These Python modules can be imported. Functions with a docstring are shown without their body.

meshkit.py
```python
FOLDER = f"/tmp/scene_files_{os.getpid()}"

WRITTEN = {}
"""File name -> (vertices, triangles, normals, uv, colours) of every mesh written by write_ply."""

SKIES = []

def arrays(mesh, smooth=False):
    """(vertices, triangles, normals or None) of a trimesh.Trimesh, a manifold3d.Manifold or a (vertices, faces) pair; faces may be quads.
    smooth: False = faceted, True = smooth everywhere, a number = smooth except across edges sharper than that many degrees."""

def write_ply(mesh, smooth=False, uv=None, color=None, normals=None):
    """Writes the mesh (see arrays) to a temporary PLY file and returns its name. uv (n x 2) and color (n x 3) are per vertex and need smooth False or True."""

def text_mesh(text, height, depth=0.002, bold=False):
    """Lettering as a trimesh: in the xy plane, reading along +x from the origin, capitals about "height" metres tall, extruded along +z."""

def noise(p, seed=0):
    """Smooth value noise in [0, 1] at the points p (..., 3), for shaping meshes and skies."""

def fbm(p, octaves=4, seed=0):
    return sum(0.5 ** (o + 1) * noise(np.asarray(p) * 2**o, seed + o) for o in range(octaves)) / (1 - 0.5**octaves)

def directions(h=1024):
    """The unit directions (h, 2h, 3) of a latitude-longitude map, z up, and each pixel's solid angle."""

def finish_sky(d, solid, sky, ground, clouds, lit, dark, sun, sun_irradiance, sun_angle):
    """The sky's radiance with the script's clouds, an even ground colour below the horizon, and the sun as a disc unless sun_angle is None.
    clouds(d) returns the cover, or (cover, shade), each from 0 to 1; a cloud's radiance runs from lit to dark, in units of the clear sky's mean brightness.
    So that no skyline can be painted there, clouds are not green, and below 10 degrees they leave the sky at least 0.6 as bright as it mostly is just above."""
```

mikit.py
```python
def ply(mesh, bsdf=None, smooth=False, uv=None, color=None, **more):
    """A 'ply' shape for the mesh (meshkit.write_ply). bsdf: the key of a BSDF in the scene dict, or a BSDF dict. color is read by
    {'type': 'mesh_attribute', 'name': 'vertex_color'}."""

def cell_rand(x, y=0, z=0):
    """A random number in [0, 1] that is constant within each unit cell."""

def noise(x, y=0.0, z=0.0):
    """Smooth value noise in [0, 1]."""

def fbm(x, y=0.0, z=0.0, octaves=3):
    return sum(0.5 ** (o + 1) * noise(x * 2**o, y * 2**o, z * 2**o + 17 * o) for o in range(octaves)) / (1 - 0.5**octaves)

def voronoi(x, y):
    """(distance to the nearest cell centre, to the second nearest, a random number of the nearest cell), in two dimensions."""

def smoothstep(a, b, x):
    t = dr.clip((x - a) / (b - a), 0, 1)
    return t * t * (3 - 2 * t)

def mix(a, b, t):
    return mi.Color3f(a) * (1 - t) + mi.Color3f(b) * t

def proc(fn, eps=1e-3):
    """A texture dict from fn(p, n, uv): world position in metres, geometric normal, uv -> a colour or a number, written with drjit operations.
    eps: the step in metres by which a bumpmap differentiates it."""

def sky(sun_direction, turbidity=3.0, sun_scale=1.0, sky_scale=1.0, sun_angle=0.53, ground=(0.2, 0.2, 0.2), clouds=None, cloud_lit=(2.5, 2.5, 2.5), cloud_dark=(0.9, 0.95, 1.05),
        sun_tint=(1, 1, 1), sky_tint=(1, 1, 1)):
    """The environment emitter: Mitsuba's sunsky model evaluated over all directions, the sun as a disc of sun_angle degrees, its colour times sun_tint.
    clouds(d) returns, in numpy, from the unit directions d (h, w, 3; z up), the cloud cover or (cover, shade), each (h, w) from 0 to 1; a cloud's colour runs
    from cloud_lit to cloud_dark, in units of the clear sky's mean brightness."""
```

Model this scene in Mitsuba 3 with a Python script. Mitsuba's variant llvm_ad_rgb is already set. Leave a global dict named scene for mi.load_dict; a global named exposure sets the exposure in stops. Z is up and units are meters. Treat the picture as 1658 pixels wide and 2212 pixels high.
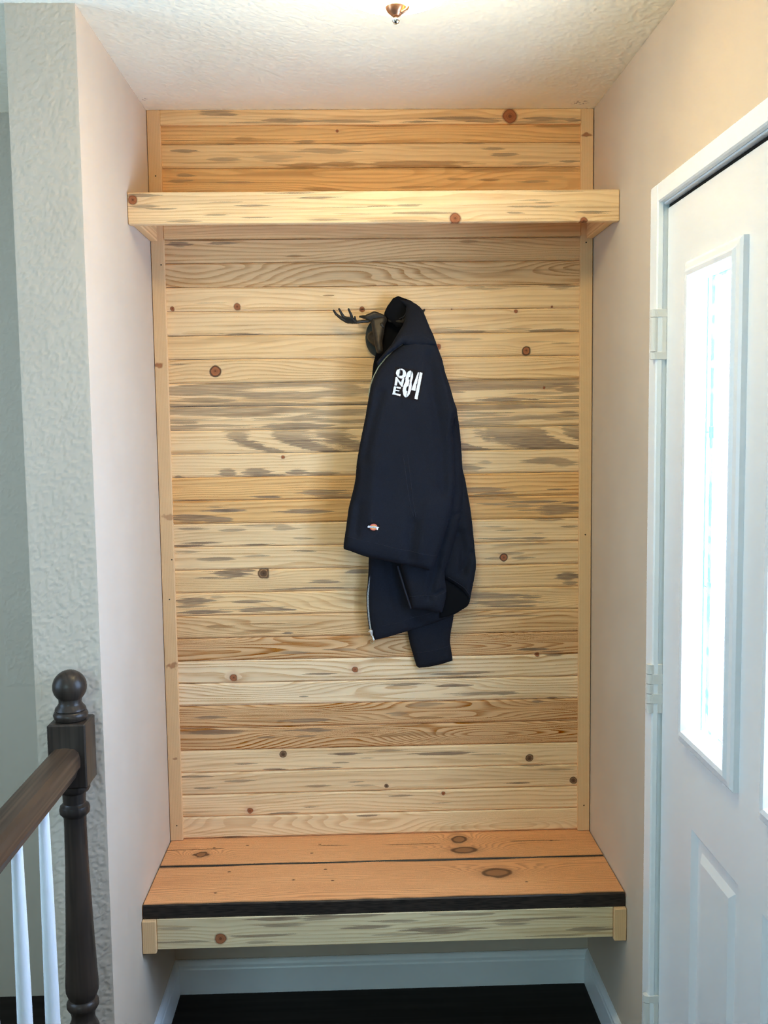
import math, random
import numpy as np, trimesh, manifold3d as m3, shapely, shapely.geometry as sg
import drjit as dr, mitsuba as mi, mikit, meshkit
from mikit import cell_rand, noise, fbm, smoothstep, mix, proc
from scipy.spatial import Delaunay
T = mi.ScalarTransform4f
scene, labels = {}, {}

# ------------------------------------------------------------------ camera, sky, lamp strengths, exposure
exposure = 0.26
scene['camera'] = {'type': 'perspective', 'fov_axis': 'x', 'fov': math.degrees(2*math.atan(829/2133.6)), 'near_clip': 0.02,
    'to_world': T().look_at(origin=[0.53226, -2.68922, 1.61268], target=[0.5613, -1.69363, 1.52339], up=[0.01548, 0.08887, 0.99592])}
LAMP, BULB = (37.0, 30.5, 15.5), (54.0, 44.5, 23.0)     # frosted bowl, and the bulbs in it
DAY_DOOR, FILL_REAR, FILL_LEFT = (12.2, 18.4, 29.5), (7.0, 12.6, 14.5), (2.6, 4.1, 5.9)   # door panes glow as overcast daylight; the other two light added, unseen windows
rng = random.Random(7)
W, H = 1.1832, 2.44          # alcove width and ceiling height
YB = 0.022                   # drywall of the alcove's back

# ------------------------------------------------------------------ helpers
def tag(key, label=None, cat=None, group=None, kind=None):
    d = {k: v for k, v in (('label', label), ('category', cat), ('group', group), ('kind', kind)) if v}
    if d: labels[key] = d
    return key
def add(name, mesh, bsdf, parent=None, label=None, cat=None, group=None, kind=None, **kw):
    key = f'{parent}__{name}' if parent else name
    if key in scene:
        n = 1
        while f'{key}_{n:03d}' in scene: n += 1
        key = f'{key}_{n:03d}'
    scene[key] = mikit.ply(mesh, bsdf, **kw)
    tag(key, label, cat, group, kind)
    return key
def cat_(ms): return trimesh.util.concatenate([m if isinstance(m, trimesh.Trimesh) else tm(m) for m in ms])
def tm(man):
    m = man.to_mesh()
    return trimesh.Trimesh(np.array(m.vert_properties[:, :3], float), np.array(m.tri_verts), process=False)
def box(x0, x1, y0, y1, z0, z1):
    m = trimesh.creation.box(extents=(abs(x1-x0), abs(y1-y0), abs(z1-z0)))
    m.apply_translation(((x0+x1)/2, (y0+y1)/2, (z0+z1)/2)); return m
def rbox(x0, x1, y0, y1, z0, z1, r=0.002):
    a = np.array([[min(x0, x1)+r, min(y0, y1)+r, min(z0, z1)+r], [max(x0, x1)-r, max(y0, y1)-r, max(z0, z1)-r]])
    pts = []
    for c in np.ndindex(2, 2, 2):
        p = np.array([a[c[k]][k] for k in range(3)])
        for k in range(3):
            o = np.zeros(3); o[k] = r*(1 if c[k] else -1); pts.append(p+o)
    return tm(m3.Manifold.hull_points(np.array(pts)))
def ball(p, r, n=16): return m3.Manifold.sphere(r, n).translate([float(v) for v in p])
def chain(pts, rad):
    out = m3.Manifold()
    for a, b, ra, rb in zip(pts[:-1], pts[1:], rad[:-1], rad[1:]):
        out = out + m3.Manifold.batch_hull([ball(a, ra), ball(b, rb)])
    return out
def lathe(profile, n=48, at=(0, 0, 0)):
    m = trimesh.creation.revolve(np.array(profile, float), sections=n); m.apply_translation(at); return m
def tube(pts, r, sides=8):
    p = np.asarray(pts, float); t = np.gradient(p, axis=0); t /= np.linalg.norm(t, axis=1, keepdims=True)+1e-12
    a = np.cross(t, [0.0, 1.0, 0.0]); a /= np.linalg.norm(a, axis=1, keepdims=True)+1e-12
    b = np.cross(t, a); ang = np.arange(sides)*2*np.pi/sides
    v = p[:, None] + r*(np.cos(ang)[None, :, None]*a[:, None] + np.sin(ang)[None, :, None]*b[:, None])
    n = len(p); f = []
    for i in range(n-1):
        for j in range(sides):
            k = (j+1) % sides; f += [[i*sides+j, (i+1)*sides+j, (i+1)*sides+k], [i*sides+j, (i+1)*sides+k, i*sides+k]]
    vs = np.vstack([v.reshape(-1, 3), p[0], p[-1]]); c = n*sides
    for j in range(sides):
        k = (j+1) % sides; f += [[c, j, k], [c+1, (n-1)*sides+k, (n-1)*sides+j]]
    m = trimesh.Trimesh(vs, f, process=False); m.fix_normals(); return m
def rect_loft(u0, u1, v0, v1, steps, to3, caps=(True, True)):
    """Rings of a rectangle inset by d and raised by h, joined into one skin; to3(u, v, h) -> point."""
    vs, f = [], []
    for d, h in steps:
        for u, v in ((u0+d, v0+d), (u1-d, v0+d), (u1-d, v1-d), (u0+d, v1-d)): vs.append(to3(u, v, h))
    for i in range(len(steps)-1):
        for j in range(4):
            a, b, c, d = i*4+j, i*4+(j+1) % 4, (i+1)*4+(j+1) % 4, (i+1)*4+j; f += [[a, b, c], [a, c, d]]
    n = (len(steps)-1)*4
    if caps[0]: f += [[0, 2, 1], [0, 3, 2]]
    if caps[1]: f += [[n, n+1, n+2], [n, n+2, n+3]]
    m = trimesh.Trimesh(vs, f, process=False); return m

# ------------------------------------------------------------------ materials
def rough(name, fn, r=0.6, spec=0.3, bump=None, bscale=0.001, **kw):
    col = proc(fn) if callable(fn) else {'type': 'rgb', 'value': list(fn)}
    b = {'type': 'principled', 'base_color': col, 'roughness': r, 'specular': spec, **kw}
    if bump: b = {'type': 'bumpmap', 'arbitrary': proc(bump, 0.0008), 'scale': bscale, 'bsdf': b}
    scene[name] = {'type': 'twosided', 'bsdf': b}
    return name
def planar(m):
    """Unshared faces with a flat uv in metres, so that relief is even over a big face."""
    v, f = np.asarray(m.vertices)[m.faces].reshape(-1, 3), np.arange(len(m.faces)*3).reshape(-1, 3)
    n = np.repeat(np.abs(m.face_normals).argmax(1), 3)
    uv = np.where((n == 0)[:, None], v[:, [1, 2]], np.where((n == 1)[:, None], v[:, [0, 2]], v[:, [0, 1]]))
    return dict(mesh=trimesh.Trimesh(v, f, process=False), uv=uv)
def addp(name, m, bsdf, parent=None, **kw): 
    q = planar(m); return add(name, q['mesh'], bsdf, parent, uv=q['uv'], **kw)

def b_wall(p, n, uv):
    u = dr.select(dr.abs(n.x) > 0.5, p.y, p.x); return 0.0004*fbm(u*190, p.z*190, 5.0, 2)
def c_wall(p, n, uv):
    k = fbm(p.x*9+p.y*7, p.z*6, 2.0, 3); return mix((0.50, 0.405, 0.315), (0.54, 0.44, 0.345), k)
def c_ceil(p, n, uv):
    k = fbm(p.x*6, p.y*6, 2.0, 3)
    c = mix((0.81, 0.75, 0.60), (0.86, 0.80, 0.65), k)
    def smudge(x, y, r): return smoothstep(1.0, 0.2, dr.sqrt(dr.square((p.x-x)/r)+dr.square((p.y-y)/r)))*smoothstep(0.5, 0.75, noise(p.x*230, p.y*230, 4.0))
    return mix(c, (0.2, 0.16, 0.12), 0.7*dr.maximum(smudge(0.012, -0.085, 0.014), smudge(1.135, -0.045, 0.028)))
rough('m_stub', c_wall, 0.75, 0.2)
rough('m_wall', c_wall, 0.7, 0.2, b_wall, 1.0)
rough('m_stairwall', (0.50, 0.43, 0.345), 0.75, 0.2)
rough('m_ceil', c_ceil, 0.85, 0.1)
rough('m_floor', lambda p, n, uv: mix((0.010, 0.008, 0.007), (0.022, 0.017, 0.014), fbm(p.x*3, p.y*60, 1.0, 3)), 0.55, 0.08)
rough('m_trim', (0.78, 0.80, 0.81), 0.35, 0.4)
rough('m_door', lambda p, n, uv: mix((0.70, 0.705, 0.72), (0.74, 0.74, 0.75), fbm(p.y*7, p.z*5, 1.0, 2)), 0.32, 0.45)
rough('m_gap', (0.015, 0.014, 0.013), 0.8, 0.1)
rough('m_hinge', (0.64, 0.62, 0.58), 0.35, 0.5)
rough('m_came', (0.22, 0.48, 0.52), 0.4, 0.5)
rough('m_bevel', lambda p, n, uv: mix((0.15, 0.80, 0.78), (0.55, 0.95, 0.93), smoothstep(0.35, 0.65, noise(p.z*60, p.y*60, 2.0))), 0.2, 0.5)
rough('m_glass', (0.75, 0.78, 0.80), 0.3, 0.4)
def lit(key, rgb): scene[key]['emitter'] = {'type': 'area', 'radiance': {'type': 'rgb', 'value': list(rgb)}}

# ---- pine: blue-stain streaks and knots are wood figure, listed per board in metres (centre, half size, strength, kind)
NROW, KS, KK = 52, 11, 3
ROWH = 0.0636
def zrow(r): return 2.109-ROWH*r            # top edge of plank r
UPPER = [2.42, 2.355, 2.2915, 2.228, 2.1645]  # tops of the planks above the shelf: codes 40..43
RAIL, FASC, APRN = 45, 46, 48               # the fascia takes codes 46 and 47 (upper and lower half)
STREAKS = [(0.255,2.3680,0.031,0.0049,0.6,1), (0.092,2.3370,0.037,0.0061,0.8,0), (0.207,2.3550,0.027,0.0037,0.8,0), (0.202,2.3140,0.051,0.0061,0.6,0), (0.473,2.3340,0.074,0.0074,0.6,0), (0.415,2.3580,0.034,0.0049,0.7,0), (0.540,2.3520,0.047,0.0049,0.5,0), (0.342,2.3100,0.039,0.0037,0.4,0), (0.410,2.2990,0.068,0.0074,0.9,1), (0.515,2.3010,0.074,0.0062,0.9,1), (0.094,2.2740,0.031,0.0049,0.7,0), (0.080,2.2590,0.034,0.0049,0.6,0), (0.235,2.2540,0.047,0.0037,0.5,0), (0.461,2.2370,0.055,0.0049,0.8,1), (0.342,2.3190,0.074,0.0061,0.4,0), (0.158,2.3050,0.074,0.0025,0.4,1), (0.625,2.4000,0.147,0.0037,0.9,1), (1.100,2.3980,0.080,0.0049,0.8,1), (0.916,2.3380,0.040,0.0049,0.8,0), (0.946,2.3230,0.043,0.0049,0.8,0), (0.862,2.3530,0.027,0.0037,0.6,0), (1.119,2.3040,0.030,0.0037,0.8,0), (1.015,2.3000,0.056,0.0049,0.5,0), (0.714,2.3000,0.148,0.0099,0.9,1), (0.935,2.2890,0.155,0.0111,0.7,1), (1.081,2.2830,0.074,0.0074,0.5,1), (0.813,2.2590,0.030,0.0037,0.7,1), (0.905,2.2570,0.032,0.0037,0.9,1), (1.023,2.2520,0.035,0.0037,0.6,0), (0.696,2.2390,0.074,0.0037,0.7,1), (1.058,2.2630,0.062,0.0037,0.4,1), (0.294,2.3640,0.110,0.0024,0.6,1), (0.081,2.3630,0.061,0.0018,0.8,1), (0.075,2.0950,0.035,0.0074,0.9,0), (0.184,2.0970,0.042,0.0049,0.9,0), (0.381,2.0620,0.025,0.0037,0.9,1), (0.177,2.1050,0.111,0.0025,0.7,1), (0.337,2.1060,0.074,0.0025,0.6,1), (0.846,2.0970,0.022,0.0050,0.7,1), (0.958,1.9760,0.075,0.0038,0.5,0), (1.096,1.9750,0.048,0.0075,0.8,0), (0.870,1.9750,0.031,0.0037,0.5,0), (0.914,1.9690,0.035,0.0037,0.5,0), (0.469,1.9570,0.017,0.0020,1,1), (0.148,1.9400,0.050,0.0019,0.4,0), (0.081,1.8540,0.065,0.0040,1,0), (0.236,1.8550,0.060,0.0050,1,0), (0.441,1.8540,0.072,0.0040,0.7,0), (0.781,1.8620,0.050,0.0075,0.55,0), (0.832,1.8570,0.069,0.0050,0.75,0), (1.071,1.8580,0.075,0.0063,0.8,0), (0.983,1.8640,0.050,0.0038,0.5,0), (0.061,1.7780,0.030,0.0025,0.8,0), (0.819,1.8370,0.063,0.0050,0.5,0), (1.096,1.8240,0.030,0.0025,0.6,0), (1.033,1.8290,0.050,0.0025,0.4,0), (0.196,1.7210,0.144,0.0069,0.8,0), (0.412,1.7200,0.144,0.0063,0.75,0), (0.088,1.7020,0.057,0.0062,0.7,0), (0.130,1.6810,0.094,0.0100,0.75,0), (0.268,1.6940,0.119,0.0075,0.8,0), (0.195,1.6650,0.163,0.0038,1,0), (0.366,1.6990,0.045,0.0038,0.6,0), (0.520,1.6650,0.073,0.0033,1,0), (0.328,1.6820,0.113,0.0063,0.45,0), (0.504,1.7120,0.063,0.0063,0.7,0), (0.278,1.6740,0.100,0.0038,0.5,0), (0.103,1.6450,0.078,0.0063,0.7,0), (0.230,1.6400,0.138,0.0063,0.7,0), (0.374,1.6270,0.107,0.0075,0.75,0), (0.466,1.6410,0.082,0.0075,0.7,0), (0.157,1.6120,0.119,0.0044,0.8,0), (0.374,1.6090,0.113,0.0088,0.85,0), (0.074,1.6210,0.056,0.0038,0.7,0), (0.540,1.6430,0.050,0.0076,0.6,0), (0.277,1.6530,0.113,0.0031,0.45,0), (0.502,1.6230,0.057,0.0038,0.4,0), (0.884,1.7190,0.126,0.0076,0.75,0), (0.962,1.7200,0.101,0.0088,0.65,0), (1.041,1.7120,0.076,0.0063,0.8,0), (1.118,1.6990,0.038,0.0114,0.8,0), (1.054,1.6900,0.069,0.0051,0.6,0), (0.936,1.6740,0.082,0.0063,1,0), (0.807,1.6960,0.030,0.0038,0.7,0), (1.116,1.7130,0.038,0.0032,1,0), (0.843,1.7040,0.050,0.0038,0.5,0), (0.950,1.6560,0.035,0.0032,0.8,0), (0.858,1.6380,0.107,0.0038,0.7,0), (0.871,1.6300,0.095,0.0033,0.7,0), (0.936,1.6200,0.120,0.0063,0.7,0), (1.014,1.6240,0.082,0.0076,0.75,0), (1.119,1.6370,0.030,0.0038,0.9,0), (1.093,1.6190,0.070,0.0051,0.6,0), (0.894,1.6110,0.114,0.0038,0.6,0), (0.845,1.4880,0.057,0.0102,0.8,0), (1.054,1.5050,0.076,0.0102,0.8,0), (1.106,1.4970,0.041,0.0114,0.7,0), (0.892,1.5030,0.023,0.0051,0.5,0), (0.186,1.4870,0.030,0.0101,0.85,0), (0.263,1.4860,0.043,0.0101,0.85,0), (0.375,1.4830,0.033,0.0088,0.9,0), (0.444,1.4790,0.056,0.0051,0.7,0), (0.292,1.4770,0.063,0.0032,1,0), (0.054,1.4750,0.015,0.0050,0.9,0), (0.443,1.4270,0.078,0.0089,0.8,0), (0.290,1.4160,0.043,0.0038,1,0), (0.486,1.4160,0.056,0.0076,0.75,0), (0.870,1.4280,0.079,0.0089,0.8,0), (0.910,1.4180,0.064,0.0045,0.9,0), (1.087,1.4260,0.036,0.0025,1,0), (0.180,1.3820,0.068,0.0051,1,0), (0.399,1.3760,0.079,0.0070,0.9,0), (0.089,1.3610,0.076,0.0114,0.9,0), (0.150,1.3560,0.051,0.0089,0.85,0), (0.151,1.3920,0.030,0.0025,0.7,0), (0.910,1.4080,0.070,0.0076,0.7,0), (1.014,1.3930,0.083,0.0045,0.9,0), (0.922,1.3880,0.069,0.0038,0.8,0), (0.989,1.3810,0.059,0.0051,0.8,0), (1.094,1.3710,0.079,0.0153,0.9,0), (1.130,1.3890,0.026,0.0038,0.9,0), (0.084,1.3320,0.043,0.0038,0.8,0), (0.193,1.3260,0.041,0.0044,0.75,0), (0.295,1.3400,0.070,0.0051,0.6,0), (0.339,1.3300,0.036,0.0076,0.6,0), (0.383,1.3010,0.036,0.0032,0.7,0), (1.065,1.3420,0.056,0.0058,0.85,0), (1.125,1.3230,0.028,0.0031,0.8,0), (0.946,1.3150,0.031,0.0028,0.8,0), (0.918,1.3260,0.033,0.0020,0.7,0), (1.038,1.3050,0.023,0.0020,0.6,0), (0.112,1.2930,0.081,0.0033,1,0), (0.250,1.2860,0.048,0.0038,1,0), (0.067,1.2860,0.046,0.0038,1,0), (0.941,1.2920,0.082,0.0031,0.9,0), (1.016,1.2910,0.044,0.0038,1,0), (0.147,1.2470,0.063,0.0051,0.8,0), (0.257,1.2550,0.043,0.0033,0.7,0), (0.389,1.2670,0.036,0.0031,0.8,0), (0.074,1.2690,0.030,0.0038,0.6,0), (0.977,1.2750,0.122,0.0038,0.7,0), (0.989,1.2370,0.033,0.0064,0.8,0), (0.957,1.2500,0.038,0.0051,0.6,0), (0.918,1.2370,0.026,0.0038,0.7,0), (0.186,1.2070,0.048,0.0140,1,0), (0.233,1.2130,0.022,0.0038,0.9,0), (0.127,1.1960,0.043,0.0025,0.9,0), (0.446,1.1800,0.049,0.0057,0.9,0), (0.438,1.1620,0.109,0.0031,1,0), (1.119,1.1830,0.036,0.0129,1,0), (1.124,1.1640,0.031,0.0051,0.9,0), (0.542,1.2080,0.046,0.0064,0.9,0), (0.329,1.1610,0.051,0.0026,0.8,0), (0.082,1.1320,0.061,0.0102,0.9,0), (0.235,1.1290,0.064,0.0057,0.9,0), (0.275,1.1070,0.089,0.0083,1,0), (0.106,1.1020,0.077,0.0057,1,0), (0.070,1.1180,0.048,0.0051,0.8,0), (0.895,1.1310,0.103,0.0116,0.85,0), (0.941,1.1120,0.122,0.0090,0.85,0), (1.012,1.1270,0.031,0.0039,0.8,0), (0.965,1.1020,0.084,0.0039,1,0), (0.150,1.1420,0.025,0.0038,0.5,0), (0.152,1.0600,0.041,0.0077,0.9,1), (0.271,1.0660,0.082,0.0026,1,1), (0.262,1.0450,0.061,0.0051,0.9,1), (0.340,1.0390,0.015,0.0031,1,0), (0.211,1.0390,0.051,0.0038,0.6,1), (0.365,1.0610,0.077,0.0026,0.5,1), (0.931,1.0760,0.154,0.0026,0.7,0), (0.866,1.0580,0.051,0.0039,0.5,1), (0.354,0.9840,0.056,0.0039,0.8,0), (0.492,0.9890,0.057,0.0039,0.7,0), (1.024,0.9790,0.052,0.0039,1,0), (1.076,0.9720,0.028,0.0026,0.8,0), (0.430,0.9220,0.041,0.0033,1,0), (1.084,0.9630,0.031,0.0039,0.9,0), (0.794,0.9150,0.078,0.0052,1,0), (0.847,0.9160,0.057,0.0039,0.9,0), (0.490,0.9120,0.052,0.0026,0.4,0), (0.688,0.9010,0.065,0.0034,1,0), (0.662,0.8870,0.057,0.0039,0.95,0), (0.801,0.8800,0.052,0.0057,1,0), (0.874,0.8560,0.097,0.0065,0.9,0), (0.829,0.9040,0.057,0.0039,0.9,0), (0.940,0.8560,0.052,0.0065,0.9,0), (0.381,0.8580,0.015,0.0018,0.9,0), (0.115,0.8030,0.052,0.0052,0.9,0), (0.388,0.7900,0.065,0.0052,0.85,0), (1.036,0.8290,0.023,0.0039,1,0), (1.076,0.8390,0.019,0.0039,1,0), (0.722,0.8290,0.057,0.0078,0.6,0), (0.644,0.8030,0.031,0.0065,0.6,0), (0.727,0.7910,0.057,0.0039,1,1), (0.256,0.7910,0.077,0.0026,0.6,1), (0.133,0.7620,0.106,0.0071,0.9,0), (0.405,0.7620,0.057,0.0058,0.9,0), (0.383,0.7450,0.036,0.0031,0.8,0), (0.275,0.7450,0.036,0.0031,0.8,0), (0.686,0.7700,0.078,0.0026,1,1), (0.545,0.7520,0.036,0.0039,1,1), (0.612,0.7400,0.057,0.0026,1,1), (0.695,0.7450,0.104,0.0065,0.6,1), (0.553,0.7650,0.065,0.0052,0.5,1), (0.495,0.6920,0.039,0.0039,1,0), (0.610,0.6990,0.044,0.0044,0.7,0), (0.769,0.6870,0.086,0.0057,0.95,0), (0.554,0.6780,0.023,0.0021,0.7,0), (0.481,0.6660,0.036,0.0026,0.8,0), (0.212,0.6700,0.032,0.0026,0.9,0), (0.294,0.6520,0.041,0.0029,1,0), (0.411,0.6520,0.071,0.0031,1,0), (0.890,0.6820,0.052,0.0020,0.6,0), (0.411,0.6010,0.039,0.0044,0.7,0), (0.520,0.6100,0.026,0.0023,0.8,0), (0.546,0.5980,0.039,0.0031,0.6,0), (0.095,0.6020,0.032,0.0034,0.8,0), (0.197,0.6210,0.039,0.0039,0.7,0), (0.073,0.6360,0.058,0.0031,0.8,0), (0.986,0.5960,0.034,0.0026,1,0), (1.077,0.6330,0.058,0.0039,0.6,0), (1.016,0.6440,0.039,0.0031,0.8,0), (0.648,0.5670,0.029,0.0031,0.8,0), (0.393,0.5410,0.026,0.0023,0.9,0), (0.768,0.5440,0.031,0.0018,0.8,0), (0.315,0.5250,0.055,0.0039,1,0), (0.069,0.5330,0.052,0.0026,0.4,0), (0.552,0.5130,0.031,0.0026,1,0), (0.181,0.4600,0.057,0.0031,1,0), (0.549,0.5110,0.026,0.0026,0.9,0)]
KNOTS = [(0.2240,1.9300,0.0099,0), (0.0510,1.9260,0.0062,0), (0.5590,1.9200,0.0075,0), (0.1610,1.7590,0.0137,1), (1.0030,1.8050,0.0113,1), (0.9750,1.9110,0.0050,0), (1.0730,1.9220,0.0031,0), (0.3380,1.5250,0.0050,0), (0.9410,1.2390,0.0102,1), (0.2780,1.2060,0.0140,3), (0.1880,0.9160,0.0103,2), (0.5250,0.9320,0.0084,2), (0.3200,0.6940,0.0091,3), (1.0120,0.6670,0.0098,3), (1.1370,0.5990,0.0092,3), (0.2240,0.5340,0.0078,2), (0.6080,0.5960,0.0052,3), (0.7680,0.5710,0.0052,0), (0.7640,1.8180,0.0075,0), (0.5000,2.3860,0.0037,0), (1.0340,0.9640,0.0065,0), (0.8010,1.9180,0.0020,0), (0.8320,1.9070,0.0020,0), (0.8570,1.9070,0.0019,0), (0.4570,1.9260,0.0022,0), (0.2790,1.9300,0.0025,0), (1.0520,1.7040,0.0038,0)]
RAIL_S = [(0.183,2.4280,0.061,0.0085,0.8,0), (0.371,2.4100,0.073,0.0073,0.8,0), (0.509,2.4070,0.098,0.0049,0.7,0), (0.842,2.4140,0.074,0.0061,0.8,0), (0.896,2.4090,0.049,0.0061,0.8,0), (1.060,2.4120,0.080,0.0049,0.8,0), (0.715,2.4060,0.042,0.0029,0.8,0), (0.772,2.4150,0.049,0.0024,0.8,0), (1.123,2.4100,0.025,0.0049,0.8,0), (0.296,2.4060,0.085,0.0024,0.6,0), (1.018,2.4040,0.074,0.0049,0.6,0)]
RAIL_K = [(0.9580,2.4190,0.0184,0)]
FASC_S = [(0.032,2.1620,0.046,0.0044,0.8,0), (0.039,2.1360,0.050,0.0055,0.8,0), (0.072,2.1310,0.044,0.0033,0.8,0), (0.299,2.1370,0.042,0.0027,0.8,0), (0.453,2.1540,0.055,0.0033,1,0), (0.210,2.1150,0.038,0.0022,0.8,0), (0.135,2.1010,0.038,0.0038,0.7,0), (0.468,2.1020,0.061,0.0027,0.8,0), (0.530,2.1310,0.061,0.0022,0.6,0), (0.600,2.1330,0.031,0.0022,0.8,0), (0.676,2.1340,0.033,0.0033,0.8,0), (0.712,2.1160,0.072,0.0033,0.7,0), (0.646,2.0970,0.072,0.0033,0.7,0), (0.993,2.1310,0.042,0.0045,0.8,0), (0.937,2.1300,0.031,0.0022,0.8,0), (0.926,2.1150,0.025,0.0025,0.8,0), (0.970,2.1450,0.049,0.0022,0.8,0), (1.043,2.1650,0.061,0.0022,0.6,0), (1.117,2.1150,0.040,0.0038,0.8,0), (0.403,2.1650,0.055,0.0022,0.8,0), (0.314,2.1080,0.044,0.0018,0.8,0), (1.005,2.1390,0.034,0.0022,0.6,0), (0.226,2.1450,0.044,0.0017,0.6,0), (0.536,2.1150,0.044,0.0022,0.4,0)]
FASC_K = [(0.0140,2.1510,0.0110,0), (0.7840,2.1030,0.0134,0), (1.0960,2.0950,0.0090,0)]
APRN_S = [(0.102,0.3610,0.079,0.0034,0.8,0), (0.081,0.3960,0.045,0.0034,0.6,0), (0.282,0.3710,0.085,0.0051,0.8,0), (0.351,0.3970,0.068,0.0045,0.8,0), (0.328,0.4130,0.079,0.0056,0.9,0), (0.441,0.4120,0.068,0.0068,0.9,0), (0.509,0.4140,0.102,0.0045,0.9,0), (0.543,0.3860,0.068,0.0045,0.9,0), (0.622,0.3990,0.079,0.0034,0.8,0), (0.735,0.3740,0.091,0.0102,0.9,0), (0.781,0.4120,0.102,0.0045,0.7,0), (0.907,0.3930,0.068,0.0045,0.8,0), (0.895,0.3840,0.046,0.0046,0.8,0), (0.998,0.3960,0.068,0.0028,0.8,0), (1.101,0.3650,0.068,0.0068,0.8,0), (1.010,0.3510,0.068,0.0027,0.7,0), (0.610,0.3660,0.057,0.0034,0.5,0), (0.282,0.3550,0.045,0.0045,0.6,0)]
APRN_K = [(0.1880,0.3670,0.0147,0)]

def row_of(z):
    if z > 2.109: return 40+max(k for k in range(4) if UPPER[k] >= z or k == 0)
    return min(25, int((2.109-z)/ROWH))
ZF = 0.5*(2.094+2.169)
buckets, kbuckets = {}, {}
def put(table, code, item, x, a):
    for h in ((0,) if x+a < 0.58 else (1,) if x-a > 0.58 else (0, 1)): table.setdefault(code*2+h, []).append(item)
for s in STREAKS: put(buckets, row_of(s[1]), s, s[0], s[2])
for k in KNOTS:
    for r in {row_of(k[1]), row_of(k[1]+2*k[2]) if k[3] == 2 else row_of(k[1]+.7*k[2]), row_of(k[1]-2*k[2]) if k[3] == 2 else row_of(k[1]-.7*k[2])}: put(kbuckets, r, k, k[0], 3*k[2])
for s in RAIL_S: put(buckets, RAIL, s, s[0], s[2])
for k in RAIL_K: put(kbuckets, RAIL, k, k[0], 3*k[2])
for s in FASC_S: put(buckets, FASC+(s[1] < ZF), s, s[0], s[2])
for k in FASC_K: put(kbuckets, FASC, k, k[0], 3*k[2]); put(kbuckets, FASC+1, k, k[0], 3*k[2])
for s in APRN_S: put(buckets, APRN, s, s[0], s[2])
for k in APRN_K: put(kbuckets, APRN, k, k[0], 3*k[2])
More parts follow.
